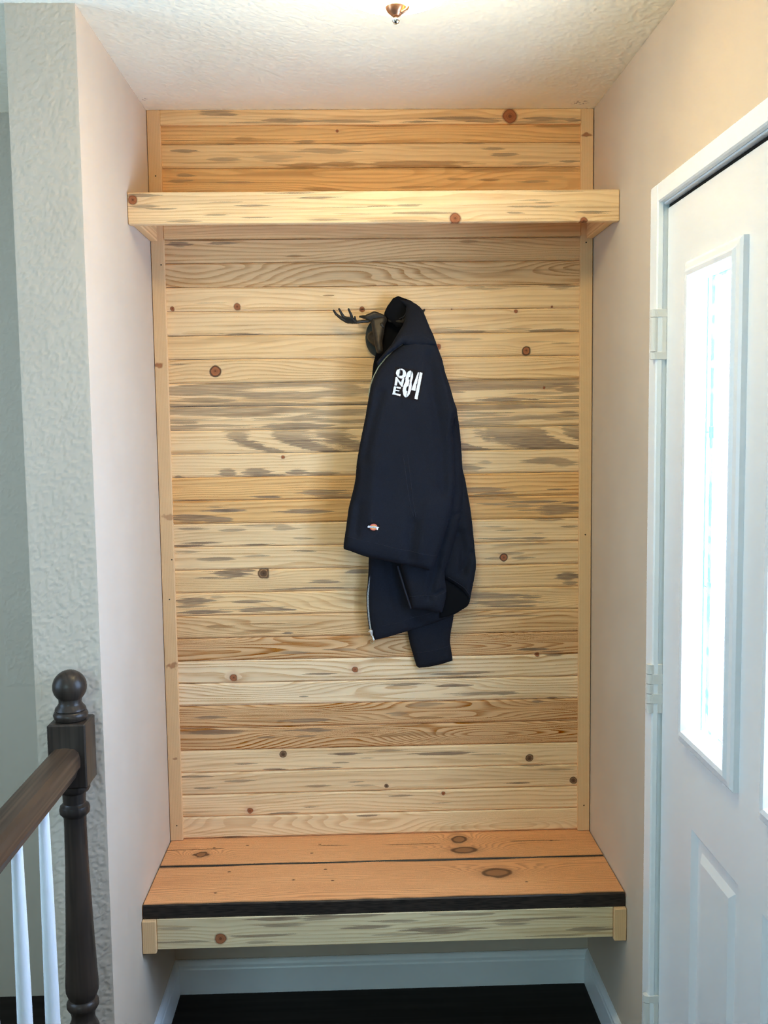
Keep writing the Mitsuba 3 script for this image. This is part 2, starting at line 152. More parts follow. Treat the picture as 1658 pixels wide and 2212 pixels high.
def pack(table, K, nf):
    a = np.zeros((nf, NROW*2, K), np.float32); a[0] = 99; a[2:4] = 0.01
    for i, items in table.items():
        if len(items) > K: items = sorted(items, key=lambda q: -q[2]*q[3])[:K]
        for k, it in enumerate(items): a[:, i, k] = it
    return [mi.Float(x.ravel()) for x in a]
SB, KB = pack(buckets, KS, 6), pack(kbuckets, KK, 4)
# base tone, figure contrast of each board code
PALE, CREAM, ORNG, FIG, TAN = (0.83, 0.545, 0.275), (0.86, 0.59, 0.32), (0.79, 0.455, 0.185), (0.70, 0.42, 0.21), (0.78, 0.50, 0.255)
tone = {0: TAN, 1: TAN, 2: CREAM, 3: CREAM, 4: PALE, 5: PALE, 6: CREAM, 7: CREAM, 8: CREAM, 9: CREAM, 10: ORNG, 11: ORNG, 12: CREAM, 13: CREAM, 14: PALE, 15: PALE,
        16: TAN, 17: FIG, 18: (.90, .67, .42), 19: (.90, .67, .42), 20: FIG, 21: FIG, 22: (.89, .64, .37), 23: (.84, .60, .345), 24: (.89, .64, .37), 25: (.89, .64, .37), 40: ORNG, 41: PALE, 42: ORNG, 43: ORNG, RAIL: PALE, FASC: CREAM, FASC+1: CREAM, APRN: (0.70, 0.56, 0.34)}
fig = {0: .7, 1: .9, 4: .35, 5: .7, 10: .8, 11: .6, 13: .6, 14: .6, 15: .6, 16: .9, 17: 1.3, 18: .8, 19: .7, 20: 1.3, 21: 1.4, 23: .5, 24: .6, 25: .5, 40: .5, 41: .35, 42: .5, 43: .5}
wav = {0: 3, 1: 7, 5: 5, 8: 3, 15: 5, 16: 6, 17: 9, 19: 5, 20: 6, 21: 10, 25: 7, 40: 4, 42: 4}
TB = np.array([tone.get(r, PALE) for r in range(NROW)], np.float32)
TR_, TG_, TB_ = (mi.Float(np.ascontiguousarray(TB[:, k])) for k in range(3))
FG_ = mi.Float(np.array([fig.get(r, .45) for r in range(NROW)], np.float32)); WV_ = mi.Float(np.array([wav.get(r, 2.0) for r in range(NROW)], np.float32))
def c_pine(p, n, uv):
    row = dr.floor(uv.y); s, t = p.x, p.z
    ri = mi.UInt32(dr.clip(row, 0, NROW-1)); bi = (ri*2+dr.select(s > 0.58, mi.UInt32(1), mi.UInt32(0)))
    g = lambda a, i: dr.gather(mi.Float, a, i)
    fib = noise(s*16+row*3.1, t*420, 1.0); fib2 = noise(s*45, t*900+row, 2.0); big = noise(s*7+row*5.3, t*40, 3.0)
    grey, brown = mi.Float(0), mi.Float(0)
    for k in range(KS):
        i = bi*KS+k
        du = (s-g(SB[0], i))/g(SB[2], i); dv = (t-g(SB[1], i)+0.002*(big-0.5))/g(SB[3], i)
        m = smoothstep(-0.05, 0.45, 1.1-du*du-dr.abs(dv)+(fib-0.5)*(0.5+1.1*du*du)+(fib2-0.5)*(0.35+0.4*du*du))*g(SB[4], i)
        isb = g(SB[5], i) > 0.5
        grey = dr.maximum(grey, dr.select(isb, 0.0, m)); brown = dr.maximum(brown, dr.select(isb, m, 0.0))
    dn = (2.109-ROWH*row-t)/ROWH; xs = s-0.13*dn*dn*dr.sqrt(dr.maximum(dn, 0.0))-0.02*fib
    swirl = smoothstep(0.50, 0.62, noise(xs*15, 3.3, 6.0)+0.22*(fib2-0.5)+dr.select(s > 0.74, 0.16, 0.0)-0.10*smoothstep(0.62, 0.5, s)*smoothstep(0.3, 0.5, s))*(0.55+0.45*smoothstep(0.0, 0.5, dn))
    heavy = smoothstep(0.50, 0.68, noise(s*3.4+row*3.3, t*105, 9.0)+0.25*(fib-0.5))
    grey = dr.maximum(grey, dr.select(row == 8, swirl*0.95, dr.select((row == 6) | (row == 7), 0.72*heavy, dr.select(row == 9, 0.0, 0.10*heavy))))
    warp, core, ring, halo, hole, heart = mi.Float(0), mi.Float(0), mi.Float(0), mi.Float(0), mi.Float(0), mi.Float(0)
    for k in range(KK):
        i = bi*KK+k
        r = g(KB[2], i); dx = (s-g(KB[0], i))/r; dz = (t-g(KB[1], i))/r; kind = g(KB[3], i)
        d = dr.sqrt(dx*dx+dz*dz)*(1+0.3*(noise(dx*1.1+row, dz*1.1, 5.0)-0.5))
        warp += (2.2*r*260)*dr.exp(-dx*dx*0.07-dz*dz*0.28)
        core = dr.maximum(core, smoothstep(1.05, 0.85, d)*dr.select(kind > 2.5, 0.4, 1.0))
        ring = dr.maximum(ring, smoothstep(0.72, 0.9, d)*smoothstep(1.22, 1.02, d)*dr.select((kind > 0.5) & ((kind < 1.5) | (kind > 2.5)), 1.0, 0.35))
        hole = dr.maximum(hole, dr.select(kind > 2.5, smoothstep(0.95, 0.6, d), 0.0))
        heart = dr.maximum(heart, dr.maximum(smoothstep(0.34, 0.16, d), smoothstep(0.72, 1.0, dr.cos(d*15))*0.55*smoothstep(1.0, 0.8, d)))
        halo = dr.maximum(halo, smoothstep(3.0, 1.2, d)*dr.select((kind > 1.5) & (kind < 2.5), 0.8, 0.25))
    h = t*(80+45*cell_rand(row, 3))+g(WV_, ri)*1.5*noise(s*2.6+row*9.7, t*24+row*1.3, 7.0)+0.55*noise(s*10, t*80, 8.0)+warp*0.14
    f = h-dr.floor(h)
    lw = smoothstep(0.35, 0.88, f)*smoothstep(1.0, 0.93, f)*(0.6+0.8*fib2)
    col = mi.Color3f(g(TR_, ri), g(TG_, ri), g(TB_, ri))
    col = col*(0.93+0.14*fbm(s*2.2+row*4.1, t*20, 4.0, 2))*(0.965+0.07*fib2)
    col = mix(col, col*mi.Color3f(0.66, 0.52, 0.38), lw*g(FG_, ri)*(0.6+0.6*big))
    col = mix(col, col*mi.Color3f(0.72, 0.62, 0.50), 0.5*smoothstep(0.66, 0.9, noise(s*4.5+row*7.7, t*150+row, 12.0)))
    col = mix(col, (0.62, 0.36, 0.22), 0.55*halo)
    col = mix(col, mi.Color3f(0.215, 0.137, 0.088)*(0.6+0.8*fib2), grey*(0.68+0.3*fib))
    col = mix(col, mi.Color3f(0.30, 0.145, 0.055)*(0.75+0.5*fib2), brown*0.78)
    col = mix(col, (0.30, 0.085, 0.030), core*0.92)
    col = mix(col, (0.11, 0.035, 0.016), heart*0.75)
    col = mix(col, (0.05, 0.022, 0.012), dr.maximum(ring, hole)*0.85)
    return col
rough('m_pine', c_pine, 0.5, 0.12)

def c_stile(p, n, uv):
    t = dr.select(dr.abs(n.x) > 0.5, p.y, p.x)+uv.y*3.0
    h = t*230+0.8*noise(p.z*1.5, t*30, 3.0); f = h-dr.floor(h)
    lw = smoothstep(0.3, 0.8, f)*smoothstep(1.0, 0.9, f)
    c = mix((0.78, 0.52, 0.28), (0.72, 0.45, 0.225), fbm(p.z*1.2, t*12, 1.0, 2))
    c = mix(c, (0.56, 0.34, 0.17), lw*0.32)
    left = p.x < 0.6
    for z, x, r, k in ((1.777, 0.010, .012, 1), (1.366, 0.026, .014, .6), (0.955, 0.024, .014, .8), (0.692, .02, .006, .7), (2.371, 1.163, .010, -1)):
        on = left if k > 0 else ~left
        d = dr.sqrt(dr.square((p.x-x)/(r*1.3))+dr.square((p.z-z)/(r*0.7)))+0.8*(noise(p.x*160, p.z*160, 2.0)-0.5)
        c = mix(c, (0.30, 0.105, 0.04), dr.select(on, smoothstep(1.1, 0.5, d)*abs(k)*0.85, 0.0))
    for z, x in ((2.04, .027), (1.25, .030), (0.50, .02), (2.09, 1.163), (1.30, 1.165), (0.53, 1.165), (2.27, 0.02), (1.14, 0.02)):
        c = mix(c, (0.05, 0.03, 0.02), smoothstep(0.0024, 0.0014, dr.sqrt(dr.square(p.x-x)+dr.square(p.z-z))))
    return c
rough('m_stile', c_stile, 0.5, 0.12)
BENCH_K = [(ax, ay, rx, ry) for ax, ay, rx, ry in [(0.883, -0.245, 0.036, 0.021), (0.808, -0.035, 0.022, 0.020), (0.815, -0.105, 0.034, 0.018), (0.10, -0.092, 0.016, 0.015)]]
def c_bench(p, n, uv):
    s, t = p.x, p.y
    warp, core, ring, halo = mi.Float(0), mi.Float(0), mi.Float(0), mi.Float(0)
    for x, y, rx, ry in BENCH_K:
        dx, dz = (s-x)/rx, (t-y)/ry
        d = dr.sqrt(dx*dx+dz*dz)*(1+0.5*(noise(dx*1.5, dz*1.5, x*30)-0.5))
        warp += 9*dr.exp(-dx*dx*0.09-dz*dz*0.3)
        core = dr.maximum(core, smoothstep(1.0, 0.8, d)); ring = dr.maximum(ring, smoothstep(0.6, 0.9, d)*smoothstep(1.25, 1.0, d)); halo = dr.maximum(halo, smoothstep(2.2, 1.0, d))
    h = t*150+5*noise(s*2.2, t*22, 3.0)+warp+0.6*noise(s*12, t*120, 4.0); f = h-dr.floor(h)
    lw = smoothstep(0.35, 0.85, f)*smoothstep(1.0, 0.92, f)
    c = mix((0.70, 0.325, 0.135), (0.82, 0.42, 0.185), fbm(s*2.4, t*16, 1.0, 3))*(0.93+0.14*noise(s*50, t*700, 1.0))
    c = mix(c, (0.36, 0.135, 0.055), lw*0.45)
    c = mix(c, (0.30, 0.13, 0.06), 0.4*halo)
    c = mix(c, (0.20, 0.085, 0.035), 0.75*core); c = mix(c, (0.06, 0.025, 0.012), 0.85*ring)
    for x, y in ((0.22, -0.04), (0.40, -0.10), (0.42, -0.045), (0.19, -0.20), (0.44, -0.20), (0.36, -0.255), (0.46, -0.265), (0.17, -0.315), (0.95, -0.30), (1.06, -0.06), (0.13, -0.05)):
        c = mix(c, (0.08, 0.03, 0.015), 0.9*smoothstep(1.0, 0.4, dr.sqrt(dr.square((s-x)/0.006)+dr.square((t-y)/0.004))))
    crack = smoothstep(0.0035, 0.001, dr.abs(t+0.055+0.01*(noise(s*5, 1.0, 2.0)-0.5)))*smoothstep(0.5, 0.7, noise(s*9, 4.0, 1.0))
    c = mix(c, (0.10, 0.035, 0.015), crack*0.8)
    # charred front face and scorched arrises at the joint
    e1 = smoothstep(0.012, 0.0, t+0.3715-0.008*(noise(s*22, t*40, 6.0)-0.4))
    e2 = smoothstep(0.010, 0.0, dr.abs(t+0.1605)-0.004*(noise(s*10, 2.0, 5.0)))*smoothstep(0.25, 0.6, noise(s*6, 1.0, 9.0))
    c = mix(c, mix((0.012, 0.010, 0.009), (0.035, 0.025, 0.020), noise(s*60, p.z*500, 2.0)), dr.maximum(dr.maximum(e1, 0.85*e2), dr.select(n.y < -0.6, 1.0, 0.0)))
    return c
rough('m_bench', c_bench, 0.42, 0.2)
def c_dark(p, n, uv):
    k = noise(p.x*260+p.y*180, p.z*14, 1.0); k2 = fbm(p.x*30, p.z*9+p.y*25, 2.0, 2)
    return mix((0.014, 0.011, 0.010), (0.050, 0.035, 0.026), 0.6*k2+0.4*k)
rough('m_darkwood', c_dark, 0.33, 0.22)
def c_rail(p, n, uv):
    k = noise(p.y*9, (p.x+p.z)*260, 1.0); k2 = fbm(p.y*6, p.x*60, 2.0, 2)
    return mix((0.020, 0.014, 0.011), (0.085, 0.052, 0.032), 0.6*k2+0.4*k)
rough('m_railwood', c_rail, 0.36, 0.25)
rough('m_baluster', (0.78, 0.80, 0.83), 0.3, 0.5)
rough('m_bronze', lambda p, n, uv: mix((0.010, 0.009, 0.008), (0.042, 0.032, 0.022), fbm(p.x*90, p.z*90, p.y*90, 3)), 0.4, 0.2, metallic=0.15)
def c_navy(p, n, uv):
    return mix((0.0100, 0.0108, 0.0150), (0.0165, 0.0178, 0.0245), 0.5*fbm(p.x*14, p.z*10, p.y*10, 2)+0.5*noise(p.x*900, p.z*900, 1.0))
rough('m_navy', c_navy, 0.95, 0.02)
rough('m_seam', (0.020, 0.021, 0.028), 0.9, 0.03)
rough('m_lining', (0.006, 0.006, 0.007), 0.9, 0.02)
rough('m_patch', (0.014, 0.011, 0.011), 0.9, 0.02)
rough('m_white', (0.80, 0.79, 0.80), 0.6, 0.2)
rough('m_red', (0.70, 0.16, 0.12), 0.6, 0.2)
rough('m_orange', (0.80, 0.36, 0.10), 0.6, 0.2)
rough('m_brass', (0.62, 0.55, 0.36), 0.35, 0.5, metallic=0.7)
rough('m_steel', (0.85, 0.85, 0.82), 0.25, 0.5, metallic=0.6)
rough('m_copper', (0.44, 0.20, 0.10), 0.28, 0.5, metallic=0.75)
scene['m_chrome'] = {'type': 'roughconductor', 'material': 'Ag', 'alpha': 0.06}
rough('m_bowl', (0.8, 0.76, 0.68), 0.4, 0.4)

def relief(u0, u1, v0, v1, step, fn, to3):
    """A fine grid with plaster relief fn(u, v) in metres, flat at its rim; to3(u, v, h)."""
    nu, nv = int((u1-u0)/step)+1, int((v1-v0)/step)+1
    u, v = np.meshgrid(np.linspace(u0, u1, nu), np.linspace(v0, v1, nv), indexing='ij')
    rim = np.clip(np.minimum(np.minimum(u-u0, u1-u), np.minimum(v-v0, v1-v))/.004, 0, 1)
    pts = np.stack(to3(u, v, fn(u, v)*rim), -1).reshape(-1, 3)
    i = np.arange(nu*nv).reshape(nu, nv); a, b, c, d = i[:-1, :-1].ravel(), i[1:, :-1].ravel(), i[1:, 1:].ravel(), i[:-1, 1:].ravel()
    return trimesh.Trimesh(pts, np.vstack([np.c_[a, b, c], np.c_[a, c, d]]), process=False)
def plaster(freq, amp, fine, seed):
    def fn(u, v):
        n = meshkit.fbm(np.stack([u*freq, v*freq, 0*u+seed], -1), 3, seed); k = np.clip((n-.50)/.07, 0, 1); k = k*k*(3-2*k)
        return amp*k+fine*meshkit.noise(np.stack([u*330, v*330, 0*u], -1), seed)
    return fn
# ------------------------------------------------------------------ the setting
XL, YR, XR = -1.25, -4.3, W+0.13
DZ, DY0, DY1 = 2.062, -0.588, -1.607           # rough opening of the entry door in the right wall
S = lambda: dict(kind='structure')
addp('floor', box(XL-.1, XR, YR-.1, YB+.1, -0.1, 0), 'm_floor', **S())
add('ceiling', cat_([planar(box(XL-.1, XR, YR-.1, YB+.1, H, H+.1))['mesh'], relief(-0.5, W, -1.1, YB, .0034, plaster(140, .0009, .0005, 3), lambda u, v, h: (u, v, H-.0002-h))]), 'm_ceil', smooth=True, **S())
addp('wall_back', box(0, W, YB, YB+.1, 0, H), 'm_wall', **S())
add('wall_left', cat_([planar(box(-0.137, 0, -0.66, YB, 0, H))['mesh'], relief(-0.137, 0, 0, H, .0026, plaster(150, .0008, .0004, 5), lambda u, v, h: (u, -.6602-h, v))]), 'm_stub', smooth=True, **S())
add('wall_stairwell', cat_([planar(box(XL, -0.137, YB, YB+.1, 0, H))['mesh'], relief(-0.44, -0.137, .9, H, .0032, plaster(150, .0009, .0004, 8), lambda u, v, h: (u, YB-.0002-h, v))]), 'm_stairwall', smooth=True, **S())
addp('wall_right', cat_([box(W, XR, DY0, YB+.1, 0, H), box(W, XR, DY1, DY0, DZ, H), box(W, XR, YR, DY1, 0, H)]), 'm_wall', **S())
LY0, LY1, LZ0, LZ1 = -1.7, -0.8, 0.95, 2.2
addp('wall_far_left', cat_([box(XL-.1, XL, YR, LY0, 0, H), box(XL-.1, XL, LY1, YB+.1, 0, H), box(XL-.1, XL, LY0, LY1, 0, LZ0), box(XL-.1, XL, LY0, LY1, LZ1, H)]), 'm_wall', **S())
WX0, WX1, WZ0, WZ1 = -0.95, 0.0, 1.45, 2.25
addp('wall_rear', cat_([box(XL-.1, WX0, YR-.1, YR, 0, H), box(WX1, XR, YR-.1, YR, 0, H), box(WX0, WX1, YR-.1, YR, 0, WZ0), box(WX0, WX1, YR-.1, YR, WZ1, H)]), 'm_wall', **S())
def base(name, lo, hi, axis, face, sgn):
    """Baseboard with a stepped cap: profile extruded along an axis; face = wall plane, sgn = which way it stands off."""
    prof = [(0, 0), (0.0135, 0), (0.0135, 0.072), (0.0115, 0.076), (0.0115, 0.084), (0.008, 0.090), (0.004, 0.0945), (0, 0.096)]
    v, n = [], len(prof)
    for e in (lo, hi):
        for d, z in prof: v.append((e, face+sgn*d, z) if axis == 'x' else (face+sgn*d, e, z))
    f = [[i, (i+1) % n, n+(i+1) % n] for i in range(n)]+[[i, n+(i+1) % n, n+i] for i in range(n)]+[[0, i+1, i] for i in range(1, n-1)]+[[n, n+i, n+i+1] for i in range(1, n-1)]
    m = trimesh.Trimesh(v, f, process=False); m.fix_normals()
    add(name, m, 'm_trim', kind='structure')
base('baseboard_back', 0, W, 'x', YB-.003, -1)
base('baseboard_left', -0.66, YB, 'y', 0, 1)
base('baseboard_right', -0.561, YB, 'y', W, -1)

# entry door in the right wall, hinged on its far side
def casing():
    X0 = W-0.015
    return cat_([rbox(X0, W, -0.611, -0.561, 0, 2.101, .003), rbox(X0, W, -1.634, -1.584, 0, 2.101, .003), rbox(X0, W, -1.584, -0.611, 2.061, 2.101, .003),
                 box(W-.001, XR, -0.606, DY0, 0, DZ), box(W-.001, XR, DY1, -1.589, 0, DZ), box(W-.001, XR, -1.589, -0.606, DZ-.004, DZ+.0),
                 box(W+.055, W+.08, -0.618, -0.606, 0, DZ-.004), box(W+.055, W+.08, -1.589, -1.577, 0, DZ-.004), box(W+.055, W+.08, -1.577, -.618, DZ-.02, DZ-.004)])
add('trim_1', casing(), 'm_trim', kind='structure')
SX0, SX1, SY0, SY1, SZ0, SZ1 = W+.008, W+.052, -1.584, -0.6105, 0.012, 2.050
to_door = lambda u, v, h: (SX0-h, u, v)
slab = m3.Manifold.cube([SX1-SX0, SY1-SY0, SZ1-SZ0]).translate([SX0, SY0, SZ0])
lites = [(-1.003, -0.794), (-1.401, -1.192)]
panels = [(-1.047, -0.803), (-1.391, -1.147)]
def prism(rings):            # convex frustum from two rectangles at two heights
    return m3.Manifold.hull_points(np.array([to_door(u, v, h) for (u0, u1, v0, v1, h) in rings for u in (u0, u1) for v in (v0, v1)], float))
for a, b in lites: slab = slab - m3.Manifold.cube([.2, b-a, 1.894-.987]).translate([SX0-.1, a, .987])
for a, b in panels:
    slab = slab - prism([(a, b, .20, .802, .001), (a+.016, b-.016, .216, .786, -.010)])
    slab = slab + prism([(a+.034, b-.034, .234, .768, -.011), (a+.050, b-.050, .250, .752, -.002)])
addp('door_1', tm(slab), 'm_door', **S())
for a, b in lites:
    fr = cat_([rect_loft(a-.037, b+.037, .964, 1.917, [(0, 0), (0, .010), (.006, .014), (.016, .016), (.022, .021), (.030, .019), (.037, .009), (.037, -.02)], to_door, (False, False))])
    fr.fix_normals()
    k = add('window_frame', fr, 'm_door', 'door_1')
    lit(add('window_pane', trimesh.Trimesh([(SX0+.02, a, .987), (SX0+.02, b, .987), (SX0+.02, b, 1.894), (SX0+.02, a, 1.894)], [[0, 2, 1], [0, 3, 2]], process=False), 'm_glass', 'door_1'), DAY_DOOR)
    X0, X1 = SX0+.0165, SX0+.0198
    cm = []
    for e, sg_ in ((b, -1), (a, 1)):
        cm.append(box(X0, X1, e+sg_*.006, e+sg_*.014, .987, 1.894))
        cm += [box(X0, X1, e+sg_*.014, e+sg_*.031, z-.0015, z+.0015) for z in (1.29, 1.588)]
    add('lead_came', cat_(cm), 'm_came', 'door_1')
    st = []
    for e, sg_ in ((b, -1), (a, 1)):
        st.append(box(X0, X1, e+sg_*.031, e+sg_*.047, 1.004, 1.884))
        st += [rbox(X0-.001, X1, e+sg_*.028, e+sg_*.050, z-.012, z+.012, .0014) for z in (1.29, 1.588)]
    st += [box(X0, X1, a+.047, b-.047, z0, z0+.010) for z0 in (1.004, 1.874)]
    add('bevel_strip', cat_(st), 'm_bevel', 'door_1')
for z0, z1, cuts in ((1.739, 1.844, (.0, .155, .84, 1.0)), (.978, 1.086, (0, .2, .4, .6, .8, 1)), (.229, .334, (0, .155, .84, 1))):
    k = add('hinge', cat_([rbox(W-.016, W+.0085, -.6105, -.6065, z0, z1, .0008), rbox(W-.003, W+.0075, -.6120, -.6090, z0, z1, .0008)]), 'm_hinge', 'door_1')
    for c0, c1 in zip(cuts[:-1], cuts[1:]):
        if (z1-z0)*(c1-c0) < .03 and z0 != .978 or z0 == .978 and c0 in (.2, .6):
            add('leaf_tab', rbox(W-.014, W+.008, -.6125, -.6065, z0+(z1-z0)*c0, z0+(z1-z0)*c1, .0006), 'm_hinge', k)
        h = (z1-z0)*(c1-c0)-.0012
        c = trimesh.creation.cylinder(.0092, h, sections=28); c.apply_translation((W-.016, -.603, z0+(z1-z0)*(c0+c1)/2))
        add('knuckle', c, 'm_hinge', k, smooth=40)
add('weather_strip', cat_([box(W+.010, W+.050, SY0, SY1, SZ1+.0005, SZ1+.0075), box(W+.012, W+.05, SY1+.0005, -.6065, 0.0, SZ1)]), 'm_gap', 'trim_1')
# unseen windows added for fill: behind the camera, and in the stairwell's far wall
def sash(name, to3, u0, u1, v0, v1):
    tag(name, kind='structure')
    bars = [(u0, u1, v0, v0+.05), (u0, u1, v1-.05, v1), (u0, u0+.05, v0+.05, v1-.05), (u1-.05, u1, v0+.05, v1-.05), ((u0+u1)/2-.025, (u0+u1)/2+.025, v0+.05, v1-.05)]
    add('frame', cat_([to3(*q) for q in bars]), 'm_trim', name)
sash('fill_window_1', lambda a, b, c, d: box(a, b, YR-.06, YR-.02, c, d), WX0, WX1, WZ0, WZ1)
sash('fill_window_2', lambda a, b, c, d: box(XL-.06, XL-.02, a, b, c, d), LY0, LY1, LZ0, LZ1)
lit(add('window_pane', trimesh.Trimesh([(XL-.045, LY0, LZ0), (XL-.045, LY1, LZ0), (XL-.045, LY1, LZ1), (XL-.045, LY0, LZ1)], [[0, 1, 2], [0, 2, 3]], process=False), 'm_glass', 'fill_window_2'), FILL_LEFT)  # glowing pane added to lift the stairwell ceiling and the door
lit(add('window_pane', trimesh.Trimesh([(WX0, YR-.045, WZ0), (WX1, YR-.045, WZ0), (WX1, YR-.045, WZ1), (WX0, YR-.045, WZ1)], [[0, 2, 1], [0, 3, 2]], process=False), 'm_glass', 'fill_window_1'), FILL_REAR)  # glowing pane added as ambient fill from behind the camera

# ------------------------------------------------------------------ plank panelling on the back wall
P = tag('plank_paneling', 'blue-stained knotty pine paneling of horizontal planks covering the back of the alcove', 'wall paneling')
PX0, PX1, PY = 0.036, 1.148, 0.010
def plank(z0, z1, code, x0=PX0, x1=PX1, bev=0.0052):
    y0, y1 = PY+rng.uniform(-.0004, .0004), YB-.0005
    prof = [(y1, z0+.0006), (y0+.0034, z0+.0006), (y0, z0+bev), (y0, z1-bev), (y0+.0034, z1-.0006), (y1, z1-.0006)]
    n = len(prof); v = [(x, y, z) for x in (x0, x1) for y, z in prof]
    f = [[i, i+n, (i+1) % n+n] for i in range(n)]+[[i, (i+1) % n+n, (i+1) % n] for i in range(n)]+[[0, i, i+1] for i in range(1, n-1)]+[[n, n+i+1, n+i] for i in range(1, n-1)]
    m = trimesh.Trimesh(v, f, process=False); m.fix_normals()
    vv, ff = np.asarray(m.vertices)[m.faces].reshape(-1, 3), np.arange(len(m.faces)*3).reshape(-1, 3)
    return trimesh.Trimesh(vv, ff, process=False), np.tile([0.0, code+.5], (len(vv), 1))+np.c_[vv[:, 0], np.zeros(len(vv))]
def board(name, mesh, code, parent, bsdf='m_pine', **kw):
    v, f = np.asarray(mesh.vertices)[mesh.faces].reshape(-1, 3), np.arange(len(mesh.faces)*3).reshape(-1, 3)
    c = code(v) if callable(code) else np.full(len(v), code+.5)
    return add(name, trimesh.Trimesh(v, f, process=False), bsdf, parent, uv=np.c_[v[:, 0]+v[:, 2]*.1, c], **kw)
for k in range(4):
    m, uv = plank(UPPER[k+1], UPPER[k], 40+k); add('plank', m, 'm_pine', P, uv=uv)
for r in range(26):
    lo = zrow(r+1) if r < 25 else 0.4562
    m, uv = plank(lo, zrow(r), r); add('plank', m, 'm_pine', P, uv=uv)
board('top_rail', rbox(0.0362, 1.1478, 0.0, YB-.001, 2.3995, 2.4385, .0012), RAIL, P)
board('stile', rbox(0.0012, 0.036, 0.0, YB-.001, 0.4562, 2.4385, .0012), 1, P, 'm_stile', label='narrow vertical pine trim along the left edge of the planks')
board('stile', rbox(1.148, W-.0022, 0.0, YB-.001, 0.4562, 2.4385, .0012), 2, P, 'm_stile', label='narrow vertical pine trim along the right edge of the planks')

# ------------------------------------------------------------------ coat shelf
P = tag('wall_shelf', 'pine shelf with a wide streaked front board running across the top of the alcove', 'shelf')
fa = rbox(0.0008, W-.0008, -0.261, -0.242, 2.094, 2.169, .0015).slice_plane([0, 0, ZF], [0, 0, 1]), rbox(0.0008, W-.0008, -0.261, -0.242, 2.094, 2.169, .0015).slice_plane([0, 0, ZF], [0, 0, -1])
board('front_board', cat_(fa), lambda v: np.where(np.repeat(v.reshape(-1, 3, 3).mean(1)[:, 2] > ZF, 3), FASC+.5, FASC+1.5), P)
board('shelf_board', rbox(0.001, W-.001, -0.2415, -0.0005, 2.148, 2.166, .001), 30, P)
board('side_cleat', rbox(0.0008, 0.0188, -0.2415, -0.0005, 2.101, 2.1478, .001), 31, P)
board('side_cleat', rbox(W-.019, W-.0008, -0.2415, -0.0005, 2.101, 2.1478, .001), 32, P)
board('back_cleat', rbox(0.0362, 1.1478, -0.0015, PY-.0006, 2.107, 2.1478, .001), 33, P)

# ------------------------------------------------------------------ bench
P = tag('bench', 'built-in bench with two reddish wood boards and a charred black front edge', 'bench')
def bboard(y0, y1):
    n = 60; rows = []
    for i in range(n+1):
        x = 0.003+(W-.006)*i/n
        a, b = y0+.0016*(meshkit.noise(np.array([x*9, y0*50, 1.]))-.5)*2, y1+.0022*(meshkit.noise(np.array([x*7, y1*50, 2.]))-.5)*2
        rows.append([(x, a+.002, .4205), (x, a, .4225), (x, a, .4525), (x, a+.0028, .4552), (x, b-.0025, .4552), (x, b, .4528), (x, b, .4205)])
    v = np.array(rows).reshape(-1, 3); m = len(rows[0]); f = []
    for i in range(n):
        for j in range(m):
            k = (j+1) % m; f += [[i*m+j, (i+1)*m+k, (i+1)*m+j], [i*m+j, i*m+k, (i+1)*m+k]]
    f += [[0, j+1, j] for j in range(1, m-1)]+[[n*m, n*m+j, n*m+j+1] for j in range(1, m-1)]
    t = trimesh.Trimesh(v, f, process=False); t.fix_normals(); return t
board('seat_board', bboard(-0.1585, 0.0195), 1, P, 'm_bench', label='rear board of the seat with two knots near the right')
board('seat_board', bboard(-0.3718, -0.1625), 2, P, 'm_bench', label='front board of the seat with a large oval knot and black front edge')
board('apron', rbox(0.0345, 1.1515, -0.372, -0.354, 0.343, 0.420, .0012), APRN, P)
board('end_block', rbox(0.001, 0.034, -0.383, -0.001, 0.338, 0.420, .0015), 1, P, 'm_stile')
board('end_block', rbox(1.152, W-.001, -0.383, -0.001, 0.338, 0.420, .0015), 2, P, 'm_stile')

# ------------------------------------------------------------------ ceiling light
LX, LY = 0.614, -0.95
P = tag('ceiling_light', 'glowing flush ceiling light with a copper finial under its glass bowl', 'ceiling light')
R, h0 = 0.118, 2.316
arc = [(R*math.sin(a), h0+.058*(1-math.cos(a))) for a in np.linspace(.12, math.pi/2, 12)]
prof = [(0.0001, h0)]+arc+[(R+.002, h0+.060), (R-.002, h0+.0615)]+[((R-.004)*math.sin(a), h0+.004+.056*(1-math.cos(a))) for a in np.linspace(math.pi/2, .12, 10)]+[(0.0001, h0+.004)]
lit(add('glass_bowl', lathe(prof, 48, (LX, LY, 0)), 'm_bowl', P, smooth=50), LAMP)
for sx in (-1, 1):
    bu = trimesh.creation.icosphere(2, .026); bu.apply_translation((LX+sx*.045, LY, 2.366)); lit(add('light_bulb', bu, 'm_bowl', P, smooth=True), BULB)
add('canopy', lathe([(0.0001, 2.40), (.05, 2.40), (.070, 2.415), (.075, 2.4395), (0.0001, 2.4395)], 40, (LX, LY, 0)), 'm_copper', P, smooth=40)
fk = add('finial', lathe([(0.0001, 2.3165), (.0165, 2.3165), (.0178, 2.313), (.0150, 2.307), (.0105, 2.3025), (.0075, 2.3005), (.0065, 2.2995), (0.0001, 2.2995)], 32, (LX, LY, 0)), 'm_copper', P, smooth=40)
lf = chain([(LX+.010, LY-.008, 2.303), (LX+.017, LY-.010, 2.306), (LX+.0205, LY-.011, 2.3105)], [.0035, .003, .0022])
add('leaf_curl', tm(lf), 'm_copper', fk, smooth=40)
bb = trimesh.creation.icosphere(3, .0064); bb.apply_translation((LX, LY, 2.2925)); add('ball_tip', bb, 'm_chrome', fk, smooth=True)

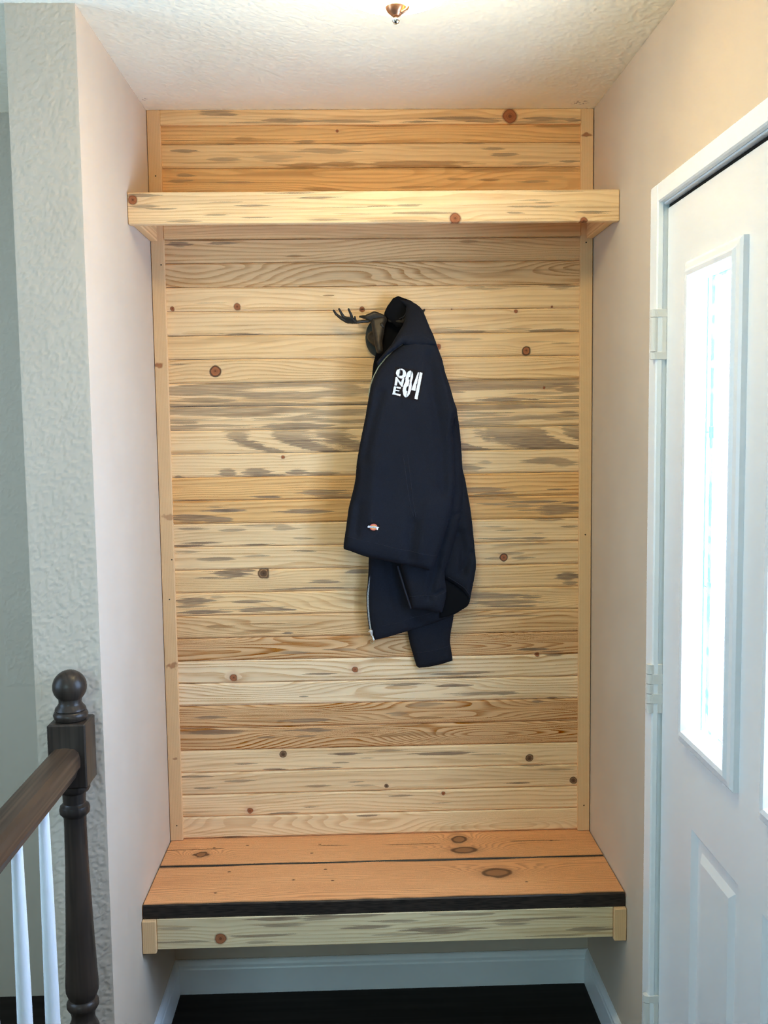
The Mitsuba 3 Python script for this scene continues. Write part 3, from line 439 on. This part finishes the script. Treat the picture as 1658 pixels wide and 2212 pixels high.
# ------------------------------------------------------------------ stair railing
P = tag('stair_railing', 'dark stained turned newel with ball top, handrail and white balusters beside the alcove', 'railing')
NX, NY = -0.049, -0.717
pr = [(.0001, 1.026), (.030, 1.026), (.0335, 1.031), (.0345, 1.036), (.0325, 1.041), (.029, 1.0435), (.031, 1.046), (.0295, 1.050), (.025, 1.055), (.0225, 1.060)]
cz, br = 1.0925, .0338
pr += [(br*math.sin(a), cz-br*math.cos(a)) for a in np.linspace(.75, math.pi-.001, 22)]
body = lathe(pr, 48, (NX, NY, 0))
blk = rbox(NX-.038, NX+.038, NY-.038, NY+.038, .893, 1.024, .003)
pr2 = [(.0001, .895), (.030, .895), (.0325, .889), (.0325, .882), (.029, .876), (.0235, .873), (.0225, .852), (.0245, .849), (.0285, .846), (.0305, .839), (.0295, .831), (.025, .826), (.0225, .822), (.0222, .80), (.0235, .72), (.0275, .60), (.0315, .50), (.0335, .465), (.0330, .450), (.0285, .438), (.0255, .433),
       (.0290, .431), (.0325, .425), (.0325, .417), (.029, .411), (.0255, .405), (.0235, .395), (.0245, .386), (.031, .372), (.0345, .355), (.0365, .335), (.0375, .33), (.0375, .32), (.0001, .32)]
k = add('newel_post', cat_([blk, lathe(pr2, 48, (NX, NY, 0)), rbox(NX-.038, NX+.038, NY-.038, NY+.038, 0, .322, .003)]), 'm_darkwood', P, smooth=35)
add('ball_finial', body, 'm_darkwood', k, smooth=35, label='round ball top of the newel')
sec = [(-.083, .938), (-.0835, .955), (-.080, .968), (-.072, .975), (-.053, .9775), (-.034, .975), (-.026, .968), (-.0225, .955), (-.023, .938), (-.029, .930), (-.033, .9165), (-.073, .9165), (-.077, .930)]
n = len(sec); v = [(x, y, z) for y in (NY-.0385, -2.15) for x, z in sec]
f = [[i, (i+1) % n, n+(i+1) % n] for i in range(n)]+[[i, n+(i+1) % n, n+i] for i in range(n)]+[[0, i+1, i] for i in range(1, n-1)]+[[n, n+i, n+i+1] for i in range(1, n-1)]
m = trimesh.Trimesh(v, f, process=False); m.fix_normals(); add('handrail', m, 'm_railwood', P, smooth=30)
bprof = [(.0001, 0), (.0165, 0), (.0165, .30), (.0155, .315), (.0145, .32), (.0155, .33), (.0145, .40), (.0118, .75), (.0095, .9163), (.0001, .9163)]
for y in (-.899, -1.045, -1.191): add('baluster', lathe(bprof, 24, (-.053, y, 0)), 'm_baluster', P, smooth=30, label='white turned baluster')

# ------------------------------------------------------------------ moose-head coat hook
P = tag('coat_hook', 'dark bronze moose head coat hook screwed to the planks', 'coat hook')
def at(q, y): return (q[0], y, q[1])
A = [(0.574,1.867), (0.59,1.884), (0.613,1.887), (0.597,1.866), (0.6,1.828), (0.603,1.806), (0.587,1.843), (0.585,1.878), (0.6,1.878), (0.611,1.866), (0.553,1.896), (0.57,1.894), (0.591,1.902), (0.613,1.895)]
pl = [(0.603,1.843), (0.567,1.844), (0.604,1.895), (0.603,1.793)]
pc = pl[0]; rx = pc[0]-pl[1][0]; rz = (pl[2][1]-pl[3][1])/2
disc = trimesh.creation.cylinder(1, .012, sections=56); disc.apply_transform(trimesh.transformations.rotation_matrix(math.pi/2, [1, 0, 0])); disc.apply_scale((rx, 1, rz)); disc.apply_translation((pc[0], .0035, pc[1]))
add('wall_plate', disc, 'm_bronze', P, smooth=30)
hd = m3.Manifold.batch_hull([ball(at(A[2], -.030), .012), ball(at(A[1], -.030), .010), ball((pc[0], -.012, pc[1]+.02), .009)])
hd = hd + m3.Manifold.batch_hull([ball(at(A[1], -.034), .009), ball(at(A[2], -.034), .009), ball(at(A[4], -.048), .011)])
hd = hd + m3.Manifold.batch_hull([ball(at(A[4], -.048), .011), ball(at(A[5], -.054), .0085), ball(at(A[5], -.044), .0095)])
hd = hd + m3.Manifold.batch_hull([ball((pc[0]-.004, -.012, pc[1]-.022), .009), ball(at(A[4], -.036), .010), ball(at(A[6], -.020), .016)])
hm = tm(hd.refine_to_length(.004)); trimesh.smoothing.filter_taubin(hm, iterations=8)
k = add('head', hm, 'm_bronze', P, smooth=True)
cr = m3.Manifold.batch_hull([ball(at(A[11], -.036), .006), ball(at(A[12], -.034), .0075), ball(at(A[13], -.034), .006), ball(at(A[8], -.030), .007)])
cr = cr + m3.Manifold.batch_hull([ball(at(A[10], -.030), .0028), ball(at(A[11], -.034), .006)])
add('brow', tm(cr.refine_to_length(.004)), 'm_bronze', P, smooth=40)
e = [(0.61,1.873), (0.612,1.868), (0.609,1.862)]
add('ear', tm(m3.Manifold.batch_hull([ball(at(q, -.044), r) for q, r in zip(e, (.006, .0055, .003))])), 'm_bronze', P, smooth=40)
L = [(0.575,1.884), (0.564,1.883), (0.541,1.88), (0.519,1.881), (0.504,1.889), (0.49,1.9), (0.484,1.909), (0.51,1.892), (0.504,1.902), (0.498,1.913), (0.532,1.889), (0.529,1.899), (0.523,1.912), (0.541,1.882), (0.539,1.893), (0.52,1.89)]
def antler(Q, mirror=None):
    q = [((2*mirror-x if mirror else x), z) for x, z in Q]
    ys = [-.034, -.038, -.044, -.048, -.052, -.056, -.060]
    a = chain([at(c, y) for c, y in zip(q[:7], ys)], [.0045, .0042, .0044, .0046, .0042, .0034, .0026])
    a = a + chain([at(q[3], -.048), at(q[7], -.052), at(q[8], -.057), at(q[9], -.061)], [.0042, .0042, .0034, .0026])
    a = a + chain([at(q[2], -.044), at(q[10], -.052), at(q[11], -.057), at(q[12], -.061)], [.0042, .0040, .0034, .0026])
    a = a + chain([at(q[13], -.045), at(q[14], -.052)], [.0034, .0022])
    a = a + m3.Manifold.batch_hull([ball(at(q[3], -.049), .0036), ball(at(q[7], -.053), .0034), ball(at(q[10], -.053), .0034), ball(at(q[2], -.046), .0036)])
    t = tm(a.refine_to_length(.0025)); trimesh.smoothing.filter_taubin(t, iterations=5); return t
add('antler', antler(L), 'm_bronze', P, smooth=True)
add('antler', antler(L, pc[0]), 'm_bronze', P, smooth=True)

# ------------------------------------------------------------------ jacket hanging on the antler
P = tag('jacket', 'navy blue zip work jacket with a white lettered chest patch hanging from the moose hook', 'jacket')
class Cloth:
    """A folded layer of cloth: an outline in the wall's plane, a back plane and a padded front with folds."""
    def __init__(self, outline, yb, thick, r=0.012, folds=(), tilt=None, wr=0.0012, seed=0):
        self.poly = sg.Polygon(outline).buffer(0); self.yb, self.t, self.r, self.folds, self.wr, self.seed = yb, thick, r, folds, wr, seed
        self.tilt = tilt or (lambda x, z: 0*x)
    def front(self, pts):
        pts = np.asarray(pts, float); x, z = pts[:, 0], pts[:, 1]
        d = shapely.distance(shapely.points(x, z), self.poly.exterior)
        e = np.sqrt(np.clip(1-(1-np.minimum(d/self.r, 1))**2, 0, 1))
        h = self.t*(0.25+0.75*np.sqrt(np.clip(1-(1-np.minimum(d/0.05, 1))**2, 0, 1)))
        for line, amp, w in self.folds:
            dl = shapely.distance(shapely.points(x, z), sg.LineString(line)); h = h+1.7*amp*np.exp(-(dl/w)**2)
        h = h+1.6*self.wr*(meshkit.fbm(np.c_[x*28, z*12, np.full(len(x), self.seed*3.7)], 3, self.seed)-.5)*2*np.minimum(d/.02, 1)
        return self.yb+self.tilt(x, z)-np.maximum(h, .002)*e
    def mesh(self, step=0.005):
        b = self.poly.exterior; n = max(12, int(b.length/step)); ring = np.array([b.interpolate(i/n, normalized=True).coords[0] for i in range(n)])
        x0, z0, x1, z1 = self.poly.bounds
        g = np.stack(np.meshgrid(np.arange(x0, x1, step), np.arange(z0, z1, step)), -1).reshape(-1, 2)
        g[:, 0] += (np.round((g[:, 1]-z0)/step) % 2)*step/2
        ins = [self.poly.buffer(-q) for q in (.0012, .004)]
        extra = []
        for q in ins:
            for gg in getattr(q, 'geoms', [q]):
                if gg.is_empty: continue
                nn = max(8, int(gg.exterior.length/step)); extra += [gg.exterior.interpolate(i/nn, normalized=True).coords[0] for i in range(nn)]
        g = g[shapely.contains_xy(self.poly.buffer(-.007), g[:, 0], g[:, 1])]
        pts = np.vstack([ring, np.array(extra).reshape(-1, 2), g])
        tri = Delaunay(pts).simplices; c = pts[tri].mean(1); tri = tri[shapely.contains_xy(self.poly, c[:, 0], c[:, 1])]
        a = pts[tri]; ar = (a[:, 1, 0]-a[:, 0, 0])*(a[:, 2, 1]-a[:, 0, 1])-(a[:, 1, 1]-a[:, 0, 1])*(a[:, 2, 0]-a[:, 0, 0])
        tri = np.where((ar < 0)[:, None], tri[:, ::-1], tri)[np.abs(ar) > 1e-12]
        yf = self.front(pts); ybk = self.yb+self.tilt(pts[:, 0], pts[:, 1])
        N = len(pts); v = np.vstack([np.c_[pts[:, 0], yf, pts[:, 1]], np.c_[pts[:, 0], ybk+.0006, pts[:, 1]]])
        idx = np.arange(N); back = tri[:, ::-1]+N
        side = [[i, (i+1) % n, (i+1) % n+N] for i in range(n)]+[[i, (i+1) % n+N, i+N] for i in range(n)]
        m = trimesh.Trimesh(v, np.vstack([tri, back, side]), process=False); m.fix_normals(); return m
def lift(cl, line, off, step=.004):
    ls = sg.LineString(line); n = max(2, int(ls.length/step)); q = np.array([ls.interpolate(i/n, normalized=True).coords[0] for i in range(n+1)])
    return np.c_[q[:, 0], cl.front(q)-off, q[:, 1]]
# inside of the back, seen through the neck
INS = Cloth([(0.656,1.952), (0.642,1.946), (0.627,1.926), (0.618,1.908), (0.616,1.878), (0.608,1.835), (0.595,1.802), (0.587,1.774), (0.583,1.74), (0.578,1.7), (0.616,1.693), (0.679,1.754), (0.711,1.828), (0.711,1.901), (0.693,1.938)], -0.006, .006, .006, wr=.0006, seed=1)
add('neck_lining', INS.mesh(), 'm_lining', P, smooth=50)
SLV2 = Cloth([(0.677,1.125), (0.671,1.04), (0.678,1.003), (0.695,0.942), (0.702,0.936), (0.734,0.939), (0.767,0.946), (0.796,0.955), (0.79,0.998), (0.788,1.005), (0.791,1.036), (0.798,1.07), (0.803,1.123)], -0.002, .026, .012, wr=.0015, seed=2)
kk = add('sleeve', SLV2.mesh(), 'm_navy', P, smooth=50)
add('cuff_seam', tube(lift(SLV2, [(0.687,0.983), (0.734,0.989), (0.788,1.001)], .0002), .0008, 5), 'm_seam', kk)
FLAP = Cloth([(0.568,1.283), (0.566,1.22), (0.563,1.179), (0.561,1.144), (0.563,1.106), (0.567,1.074), (0.573,1.047), (0.58,1.023), (0.616,1.031), (0.67,1.046), (0.713,1.058), (0.755,1.071), (0.781,1.081), (0.809,1.096), (0.835,1.112), (0.842,1.126), (0.837,1.164), (0.81,1.216), (0.773,1.279)], -0.030, .018, .010,
    folds=[([(0.634,1.238), (0.648,1.129), (0.695,1.071)], -.008, .022), ([(0.772,1.191), (0.797,1.114)], -.012, .025)], wr=.0015, seed=3)
kk = add('lower_front', FLAP.mesh(), 'm_navy', P, smooth=50)
add('hem_seam', tube(lift(FLAP, [(0.588,1.064), (0.645,1.073), (0.708,1.09), (0.771,1.112)], .0002), .0007, 5), 'm_seam', kk)
BACK = Cloth([(0.792,1.653), (0.807,1.644), (0.812,1.611), (0.816,1.575), (0.818,1.542), (0.821,1.488), (0.828,1.461), (0.833,1.431), (0.841,1.386), (0.847,1.336), (0.852,1.281), (0.856,1.24), (0.856,1.22), (0.85,1.186), (0.843,1.152), (0.839,1.13), (0.834,1.142), (0.814,1.165), (0.793,1.181), (0.776,1.191), (0.764,1.2), (0.758,1.257), (0.772,1.382), (0.779,1.506)], -0.050, .022, .010,
    folds=[([(0.808,1.319), (0.821,1.269), (0.817,1.212)], -.007, .012), ([(0.843,1.262), (0.823,1.216)], -.006, .008), ([(0.822,1.431), (0.826,1.331)], .003, .008)], wr=.0018, seed=4)
kk = add('back_panel', BACK.mesh(), 'm_navy', P, smooth=50)
add('hem_seam', tube(lift(BACK, [(0.778,1.199), (0.801,1.185), (0.824,1.168), (0.837,1.149)], .0002), .0008, 5), 'm_seam', kk)
LIN = Cloth([(0.773,1.188), (0.793,1.177), (0.814,1.163), (0.833,1.143), (0.838,1.13), (0.832,1.117), (0.808,1.101), (0.78,1.089), (0.757,1.084), (0.758,1.143)], -0.0485, .005, .004, wr=.0004, seed=11)
add('back_lining', LIN.mesh(), 'm_lining', P, smooth=50)
SLV = Cloth([(0.775,1.653), (0.792,1.628), (0.808,1.585), (0.817,1.53), (0.818,1.481), (0.819,1.432), (0.815,1.365), (0.806,1.331), (0.797,1.298), (0.783,1.25), (0.769,1.217), (0.77,1.193), (0.774,1.165), (0.771,1.137), (0.765,1.116), (0.761,1.103), (0.738,1.106), (0.721,1.112), (0.678,1.115), (0.674,1.148), (0.664,1.183), (0.652,1.23), (0.671,1.323), (0.734,1.507)], -0.070, .022, .010,
    folds=[([(0.757,1.259), (0.739,1.203), (0.725,1.147)], -.006, .010), ([(0.744,1.155), (0.762,1.165)], -.006, .007), ([(0.801,1.376), (0.78,1.309), (0.757,1.24)], .004, .010), ([(0.792,1.364), (0.807,1.373)], -.006, .008)], wr=.002, seed=5)
kk = add('sleeve', SLV.mesh(), 'm_navy', P, smooth=50)
add('cuff_seam', tube(lift(SLV, [(0.674,1.15), (0.712,1.155), (0.744,1.15), (0.771,1.161)], .0002), .0008, 5), 'm_seam', kk)
strap = [(0.642,1.235), (0.652,1.2), (0.662,1.166), (0.676,1.121)]
add('cuff_placket', tube([(x, -.094, z) for x, z in strap], .0026, 6), 'm_seam', kk)
zipline = [(0.663,1.818), (0.638,1.801), (0.619,1.783), (0.599,1.759), (0.586,1.735), (0.577,1.711), (0.572,1.682)]
BODY_R = [(0.725,1.223), (0.736,1.234), (0.75,1.268), (0.761,1.301), (0.774,1.341), (0.785,1.388), (0.792,1.434), (0.795,1.451), (0.794,1.517), (0.792,1.569), (0.789,1.586), (0.79,1.61), (0.798,1.63), (0.803,1.644), (0.794,1.67), (0.786,1.7), (0.781,1.717), (0.772,1.743), (0.765,1.776), (0.751,1.814), (0.729,1.835), (0.687,1.839)]
FRONT = Cloth(zipline+[(0.562,1.627), (0.554,1.592), (0.545,1.549), (0.538,1.51), (0.535,1.474), (0.53,1.448), (0.521,1.415), (0.515,1.392), (0.508,1.345), (0.5,1.295), (0.5,1.285), (0.518,1.279), (0.545,1.268), (0.567,1.261), (0.585,1.258), (0.618,1.25), (0.644,1.244), (0.671,1.239), (0.704,1.231)]+BODY_R, -0.094, .030, .009,
    folds=[([(0.729,1.785), (0.74,1.677), (0.759,1.556), (0.762,1.434)], -.007, .014), ([(0.761,1.749), (0.78,1.664), (0.784,1.592)], .004, .010), ([(0.603,1.691), (0.576,1.607), (0.556,1.522)], -.005, .012), ([(0.542,1.401), (0.533,1.328)], -.004, .012), ([(0.592,1.51), (0.572,1.364)], .005, .020), ([(0.682,1.35), (0.669,1.264)], -.006, .016), ([(0.725,1.398), (0.7,1.276)], .004, .018)],
    tilt=lambda x, z: -.012*np.clip((1.85-z)/.5, 0, 1), wr=.0016, seed=6)
kf = add('front_panel', FRONT.mesh(), 'm_navy', P, smooth=50)
add('hem_seam', tube(lift(FRONT, [(0.506,1.321), (0.541,1.312), (0.59,1.3), (0.645,1.285), (0.693,1.275), (0.742,1.265)], .0001), .0007, 5), 'm_seam', kf)
for ln in ([(0.657,1.531), (0.661,1.509), (0.668,1.449), (0.676,1.394), (0.685,1.367)], [(0.669,1.532), (0.672,1.509), (0.678,1.455), (0.682,1.412), (0.689,1.369)]):
    add('pocket_welt', tube(lift(FRONT, ln, .0004), .0011, 5), 'm_seam', kf)
def zipper(path, name, parent, bs):
    ls = sg.LineString(path[:, [0, 2]]); n = int(ls.length/.0023); ts = []
    cum = np.r_[0, np.cumsum(np.linalg.norm(np.diff(path[:, [0, 2]], axis=0), axis=1))]
    for i in range(n):
        s = ls.length*(i+.5)/n; q = [np.interp(s, cum, path[:, k]) for k in range(3)]
        q2 = [np.interp(s+.001, cum, path[:, k]) for k in range(3)]; a = math.atan2(q2[2]-q[2], q2[0]-q[0])
        b = trimesh.creation.box(extents=(.0013, .0022, .0042)); b.apply_transform(trimesh.transformations.rotation_matrix(-a, [0, 1, 0])); b.apply_translation(q); ts.append(b)
    return add(name, cat_(ts), bs, parent, kind='stuff')
zp = sg.LineString(zipline); zq = np.array([zp.interpolate(i/60, normalized=True).coords[0] for i in range(61)])
zc = np.array(FRONT.poly.centroid.coords[0])
zpath = np.c_[zq[:, 0], np.full(61, -.0985), zq[:, 1]]
add('zipper_tape', tube(zpath+[.0008, .002, 0], .0022, 6), 'm_navy', P)
zipper(zpath, 'zipper_teeth', P, 'm_brass')
lz = np.array([(0.58,1.252), (0.577,1.23), (0.572,1.204), (0.567,1.179), (0.563,1.151), (0.563,1.119), (0.565,1.087), (0.569,1.055)])
lq = sg.LineString(lz); lq = np.array([lq.interpolate(i/50, normalized=True).coords[0] for i in range(51)])
lpath = np.c_[lq[:, 0], np.full(51, -.0375), lq[:, 1]]
add('zipper_tape', tube(lpath+[-.0015, .003, 0], .0024, 6), 'm_navy', P)
zipper(lpath, 'zipper_teeth', P, 'm_steel')
sl = [(0.57,1.05), (0.572,1.039), (0.574,1.036), (0.577,1.027), (0.573,1.021), (0.564,1.049), (0.568,1.035)]
k = add('zipper_slider', tm(m3.Manifold.batch_hull([ball((sl[0][0], -.041, sl[0][1]), .0048), ball((sl[1][0], -.041, sl[1][1]), .0026)])+chain([(sl[2][0], -.0425, sl[2][1]), (sl[3][0], -.0425, sl[3][1])], [.0022, .0028])+ball((sl[5][0], -.040, sl[5][1]), .0016)), 'm_steel', P, smooth=40)
ang = np.linspace(0, 2*math.pi, 25); add('pull_ring', tube([(sl[4][0]+.0046*math.cos(a), -.0405, sl[4][1]+.0046*math.sin(a)) for a in ang], .0007, 6), 'm_brass', k, smooth=40)
# collar
COL = Cloth([(0.652,1.941), (0.673,1.937), (0.689,1.933), (0.701,1.926), (0.711,1.917), (0.718,1.907), (0.724,1.889), (0.734,1.858), (0.741,1.841), (0.748,1.819), (0.75,1.813), (0.734,1.811), (0.709,1.811), (0.687,1.812), (0.67,1.813), (0.662,1.817), (0.648,1.807), (0.619,1.786), (0.596,1.762), (0.592,1.77), (0.614,1.795), (0.632,1.815), (0.647,1.84), (0.66,1.861), (0.67,1.88), (0.675,1.92)], -0.110, .022, .007,
    tilt=lambda x, z: .085*np.clip((z-1.815)/.14, 0, 1)**1.3, wr=.001, seed=8)
kc = add('collar', COL.mesh(.004), 'm_navy', P, smooth=50)
CI = Cloth([(0.654,1.948), (0.641,1.941), (0.626,1.922), (0.618,1.905), (0.629,1.886), (0.651,1.866), (0.663,1.869), (0.673,1.887), (0.679,1.926)], -0.018, .008, .006, tilt=lambda x, z: -.02*np.clip((x-.56)/.03, 0, 1), wr=.0005, seed=9)
add('collar_inside', CI.mesh(.004), 'm_lining', kc, smooth=50)
add('loop', tube([(x, -.055, z) for x, z in [(0.676,1.918), (0.674,1.902), (0.668,1.892), (0.656,1.887)]], .0014, 6), 'm_seam', kc)

# chest patch and its letters, hem emblem: cloth badges sewn on the front panel
def badge(polys, cl, off, th, step=.004):
    ms = []
    for g in polys:
        g = g.buffer(0)
        for q in getattr(g, 'geoms', [g]):
            if q.area < 1e-8: continue
            v, f = trimesh.creation.triangulate_polygon(q.segmentize(step), engine='earcut')
            b = trimesh.Trimesh(np.c_[v, np.zeros(len(v))], f, process=False)
            b = b.subdivide_to_size(step*1.5)
            p2 = np.asarray(b.vertices)[:, :2]; tri = np.asarray(b.faces)
            a = p2[tri]; ar = (a[:, 1, 0]-a[:, 0, 0])*(a[:, 2, 1]-a[:, 0, 1])-(a[:, 1, 1]-a[:, 0, 1])*(a[:, 2, 0]-a[:, 0, 0]); tri = np.where((ar < 0)[:, None], tri[:, ::-1], tri)
            y = cl.front(p2); N = len(p2); edges = np.sort(tri[:, [[0, 1], [1, 2], [2, 0]]].reshape(-1, 2), 1)
            u, c = np.unique(edges, axis=0, return_counts=True); e = u[c == 1]
            vv = np.vstack([np.c_[p2[:, 0], y-off-th, p2[:, 1]], np.c_[p2[:, 0], y-off, p2[:, 1]]])
            ff = np.vstack([tri, tri[:, ::-1]+N]+([np.c_[e, e[:, 1]+N], np.c_[e[:, 0], e[:, 1]+N, e[:, 0]+N]] if len(e) else []))
            m = trimesh.Trimesh(vv, ff, process=False); m.fix_normals(); ms.append(m)
    return cat_(ms)
PG = sg.Polygon
def ell(c, rx, rz, rot=0, n=40): return PG([(c[0]+rx*math.cos(a)*math.cos(rot)-rz*math.sin(a)*math.sin(rot), c[1]+rx*math.cos(a)*math.sin(rot)+rz*math.sin(a)*math.cos(rot)) for a in np.linspace(0, 2*math.pi, n, endpoint=False)])
pad = PG([(0.641,1.758), (0.716,1.745), (0.7,1.669), (0.629,1.684)])
kp = add('chest_patch', badge([pad], FRONT, -.0006, .0014), 'm_patch', P, label='black square chest patch with white letters')
O_ = PG([(0.654,1.752), (0.66,1.751), (0.665,1.747), (0.668,1.741), (0.667,1.734), (0.663,1.73), (0.656,1.728), (0.65,1.73), (0.645,1.736), (0.643,1.742), (0.646,1.749)])
Oh = PG([(0.654,1.749), (0.659,1.748), (0.66,1.742), (0.659,1.736), (0.656,1.734), (0.651,1.735), (0.653,1.742)])
def stroke(pts, w): return sg.LineString(pts).buffer(w)
letters = [O_.buffer(.001, join_style=1)-Oh-stroke([(0.654,1.753), (0.649,1.728)], .0006)]
for pts in ([(0.641,1.731), (0.645,1.732), (0.648,1.726), (0.644,1.709), (0.638,1.71)], [(0.648,1.726), (0.655,1.717), (0.659,1.729), (0.664,1.728), (0.659,1.706), (0.656,1.706), (0.647,1.72)],
            [(0.637,1.708), (0.643,1.707), (0.639,1.686), (0.632,1.687)], [(0.644,1.707), (0.655,1.705), (0.654,1.7), (0.643,1.703)], [(0.641,1.699), (0.651,1.697), (0.65,1.694), (0.64,1.696)], [(0.64,1.69), (0.654,1.687), (0.653,1.682), (0.639,1.686)],
            [(0.699,1.743), (0.702,1.742), (0.696,1.713), (0.694,1.712), (0.694,1.708), (0.692,1.695), (0.681,1.698)], [(0.704,1.743), (0.711,1.741), (0.697,1.673), (0.689,1.675)]):
    letters.append(PG(pts))
e8 = PG([(0.679,1.747), (0.683,1.746), (0.686,1.739), (0.686,1.732), (0.685,1.726), (0.682,1.718), (0.682,1.707), (0.68,1.696), (0.676,1.686), (0.669,1.679), (0.666,1.679), (0.662,1.683), (0.66,1.69), (0.659,1.697), (0.661,1.707), (0.664,1.714), (0.667,1.72), (0.667,1.729), (0.67,1.738), (0.674,1.745)]).buffer(.0003)
for hp in ([(0.676,1.731), (0.679,1.731), (0.677,1.723), (0.675,1.725)], [(0.67,1.706), (0.674,1.708), (0.672,1.694), (0.669,1.695), (0.668,1.7)]): e8 = e8-PG(hp)
letters.append(e8-stroke([(0.683,1.747), (0.676,1.713), (0.668,1.678)], .0006))
add('patch_lettering', badge(letters, FRONT, .0008, .0008, .005), 'm_white', kp, label='white stencil letters reading ONE 84')
ec = [(0.579,1.345), (0.589,1.345), (0.579,1.354), (0.582,1.355)]
erx, erz = ec[1][0]-ec[0][0], ec[2][1]-ec[0][1]
kl = add('hem_emblem', badge([ell(ec[0], erx*1.75, erz*1.4, -.08)], FRONT, -.0004, .0008), 'm_patch', P, label='small oval emblem above the hem')
add('emblem_ring', badge([ell(ec[0], erx, erz)], FRONT, .0004, .0005, .003), 'm_red', kl)
add('emblem_center', badge([ell(ec[0], erx*.72, erz*.68)], FRONT, .0009, .0005, .003), 'm_orange', kl)
rb = PG([(0.563,1.346), (0.566,1.35), (0.569,1.349), (0.588,1.346), (0.594,1.344), (0.591,1.342), (0.59,1.337), (0.587,1.338), (0.586,1.342), (0.569,1.344), (0.564,1.344)])
add('emblem_ribbon', badge([rb], FRONT, .0014, .0004, .003), 'm_white', kl)
tx = meshkit.text_mesh('Dickies', .0030, .0004); b = tx.bounds; v = np.asarray(tx.vertices)-[(b[0][0]+b[1][0])/2, (b[0][1]+b[1][1])/2, 0]
v[:, 0] *= erx*1.5/(b[1][0]-b[0][0]); sl_ = -.09
px, pz = ec[0][0]+v[:, 0], ec[0][1]+.0002+v[:, 1]+v[:, 0]*sl_
tx2 = trimesh.Trimesh(np.c_[px, FRONT.front(np.c_[px, pz])-.0018-v[:, 2], pz], tx.faces, process=False); tx2.fix_normals()
add('emblem_lettering', tx2, 'm_navy', kl)
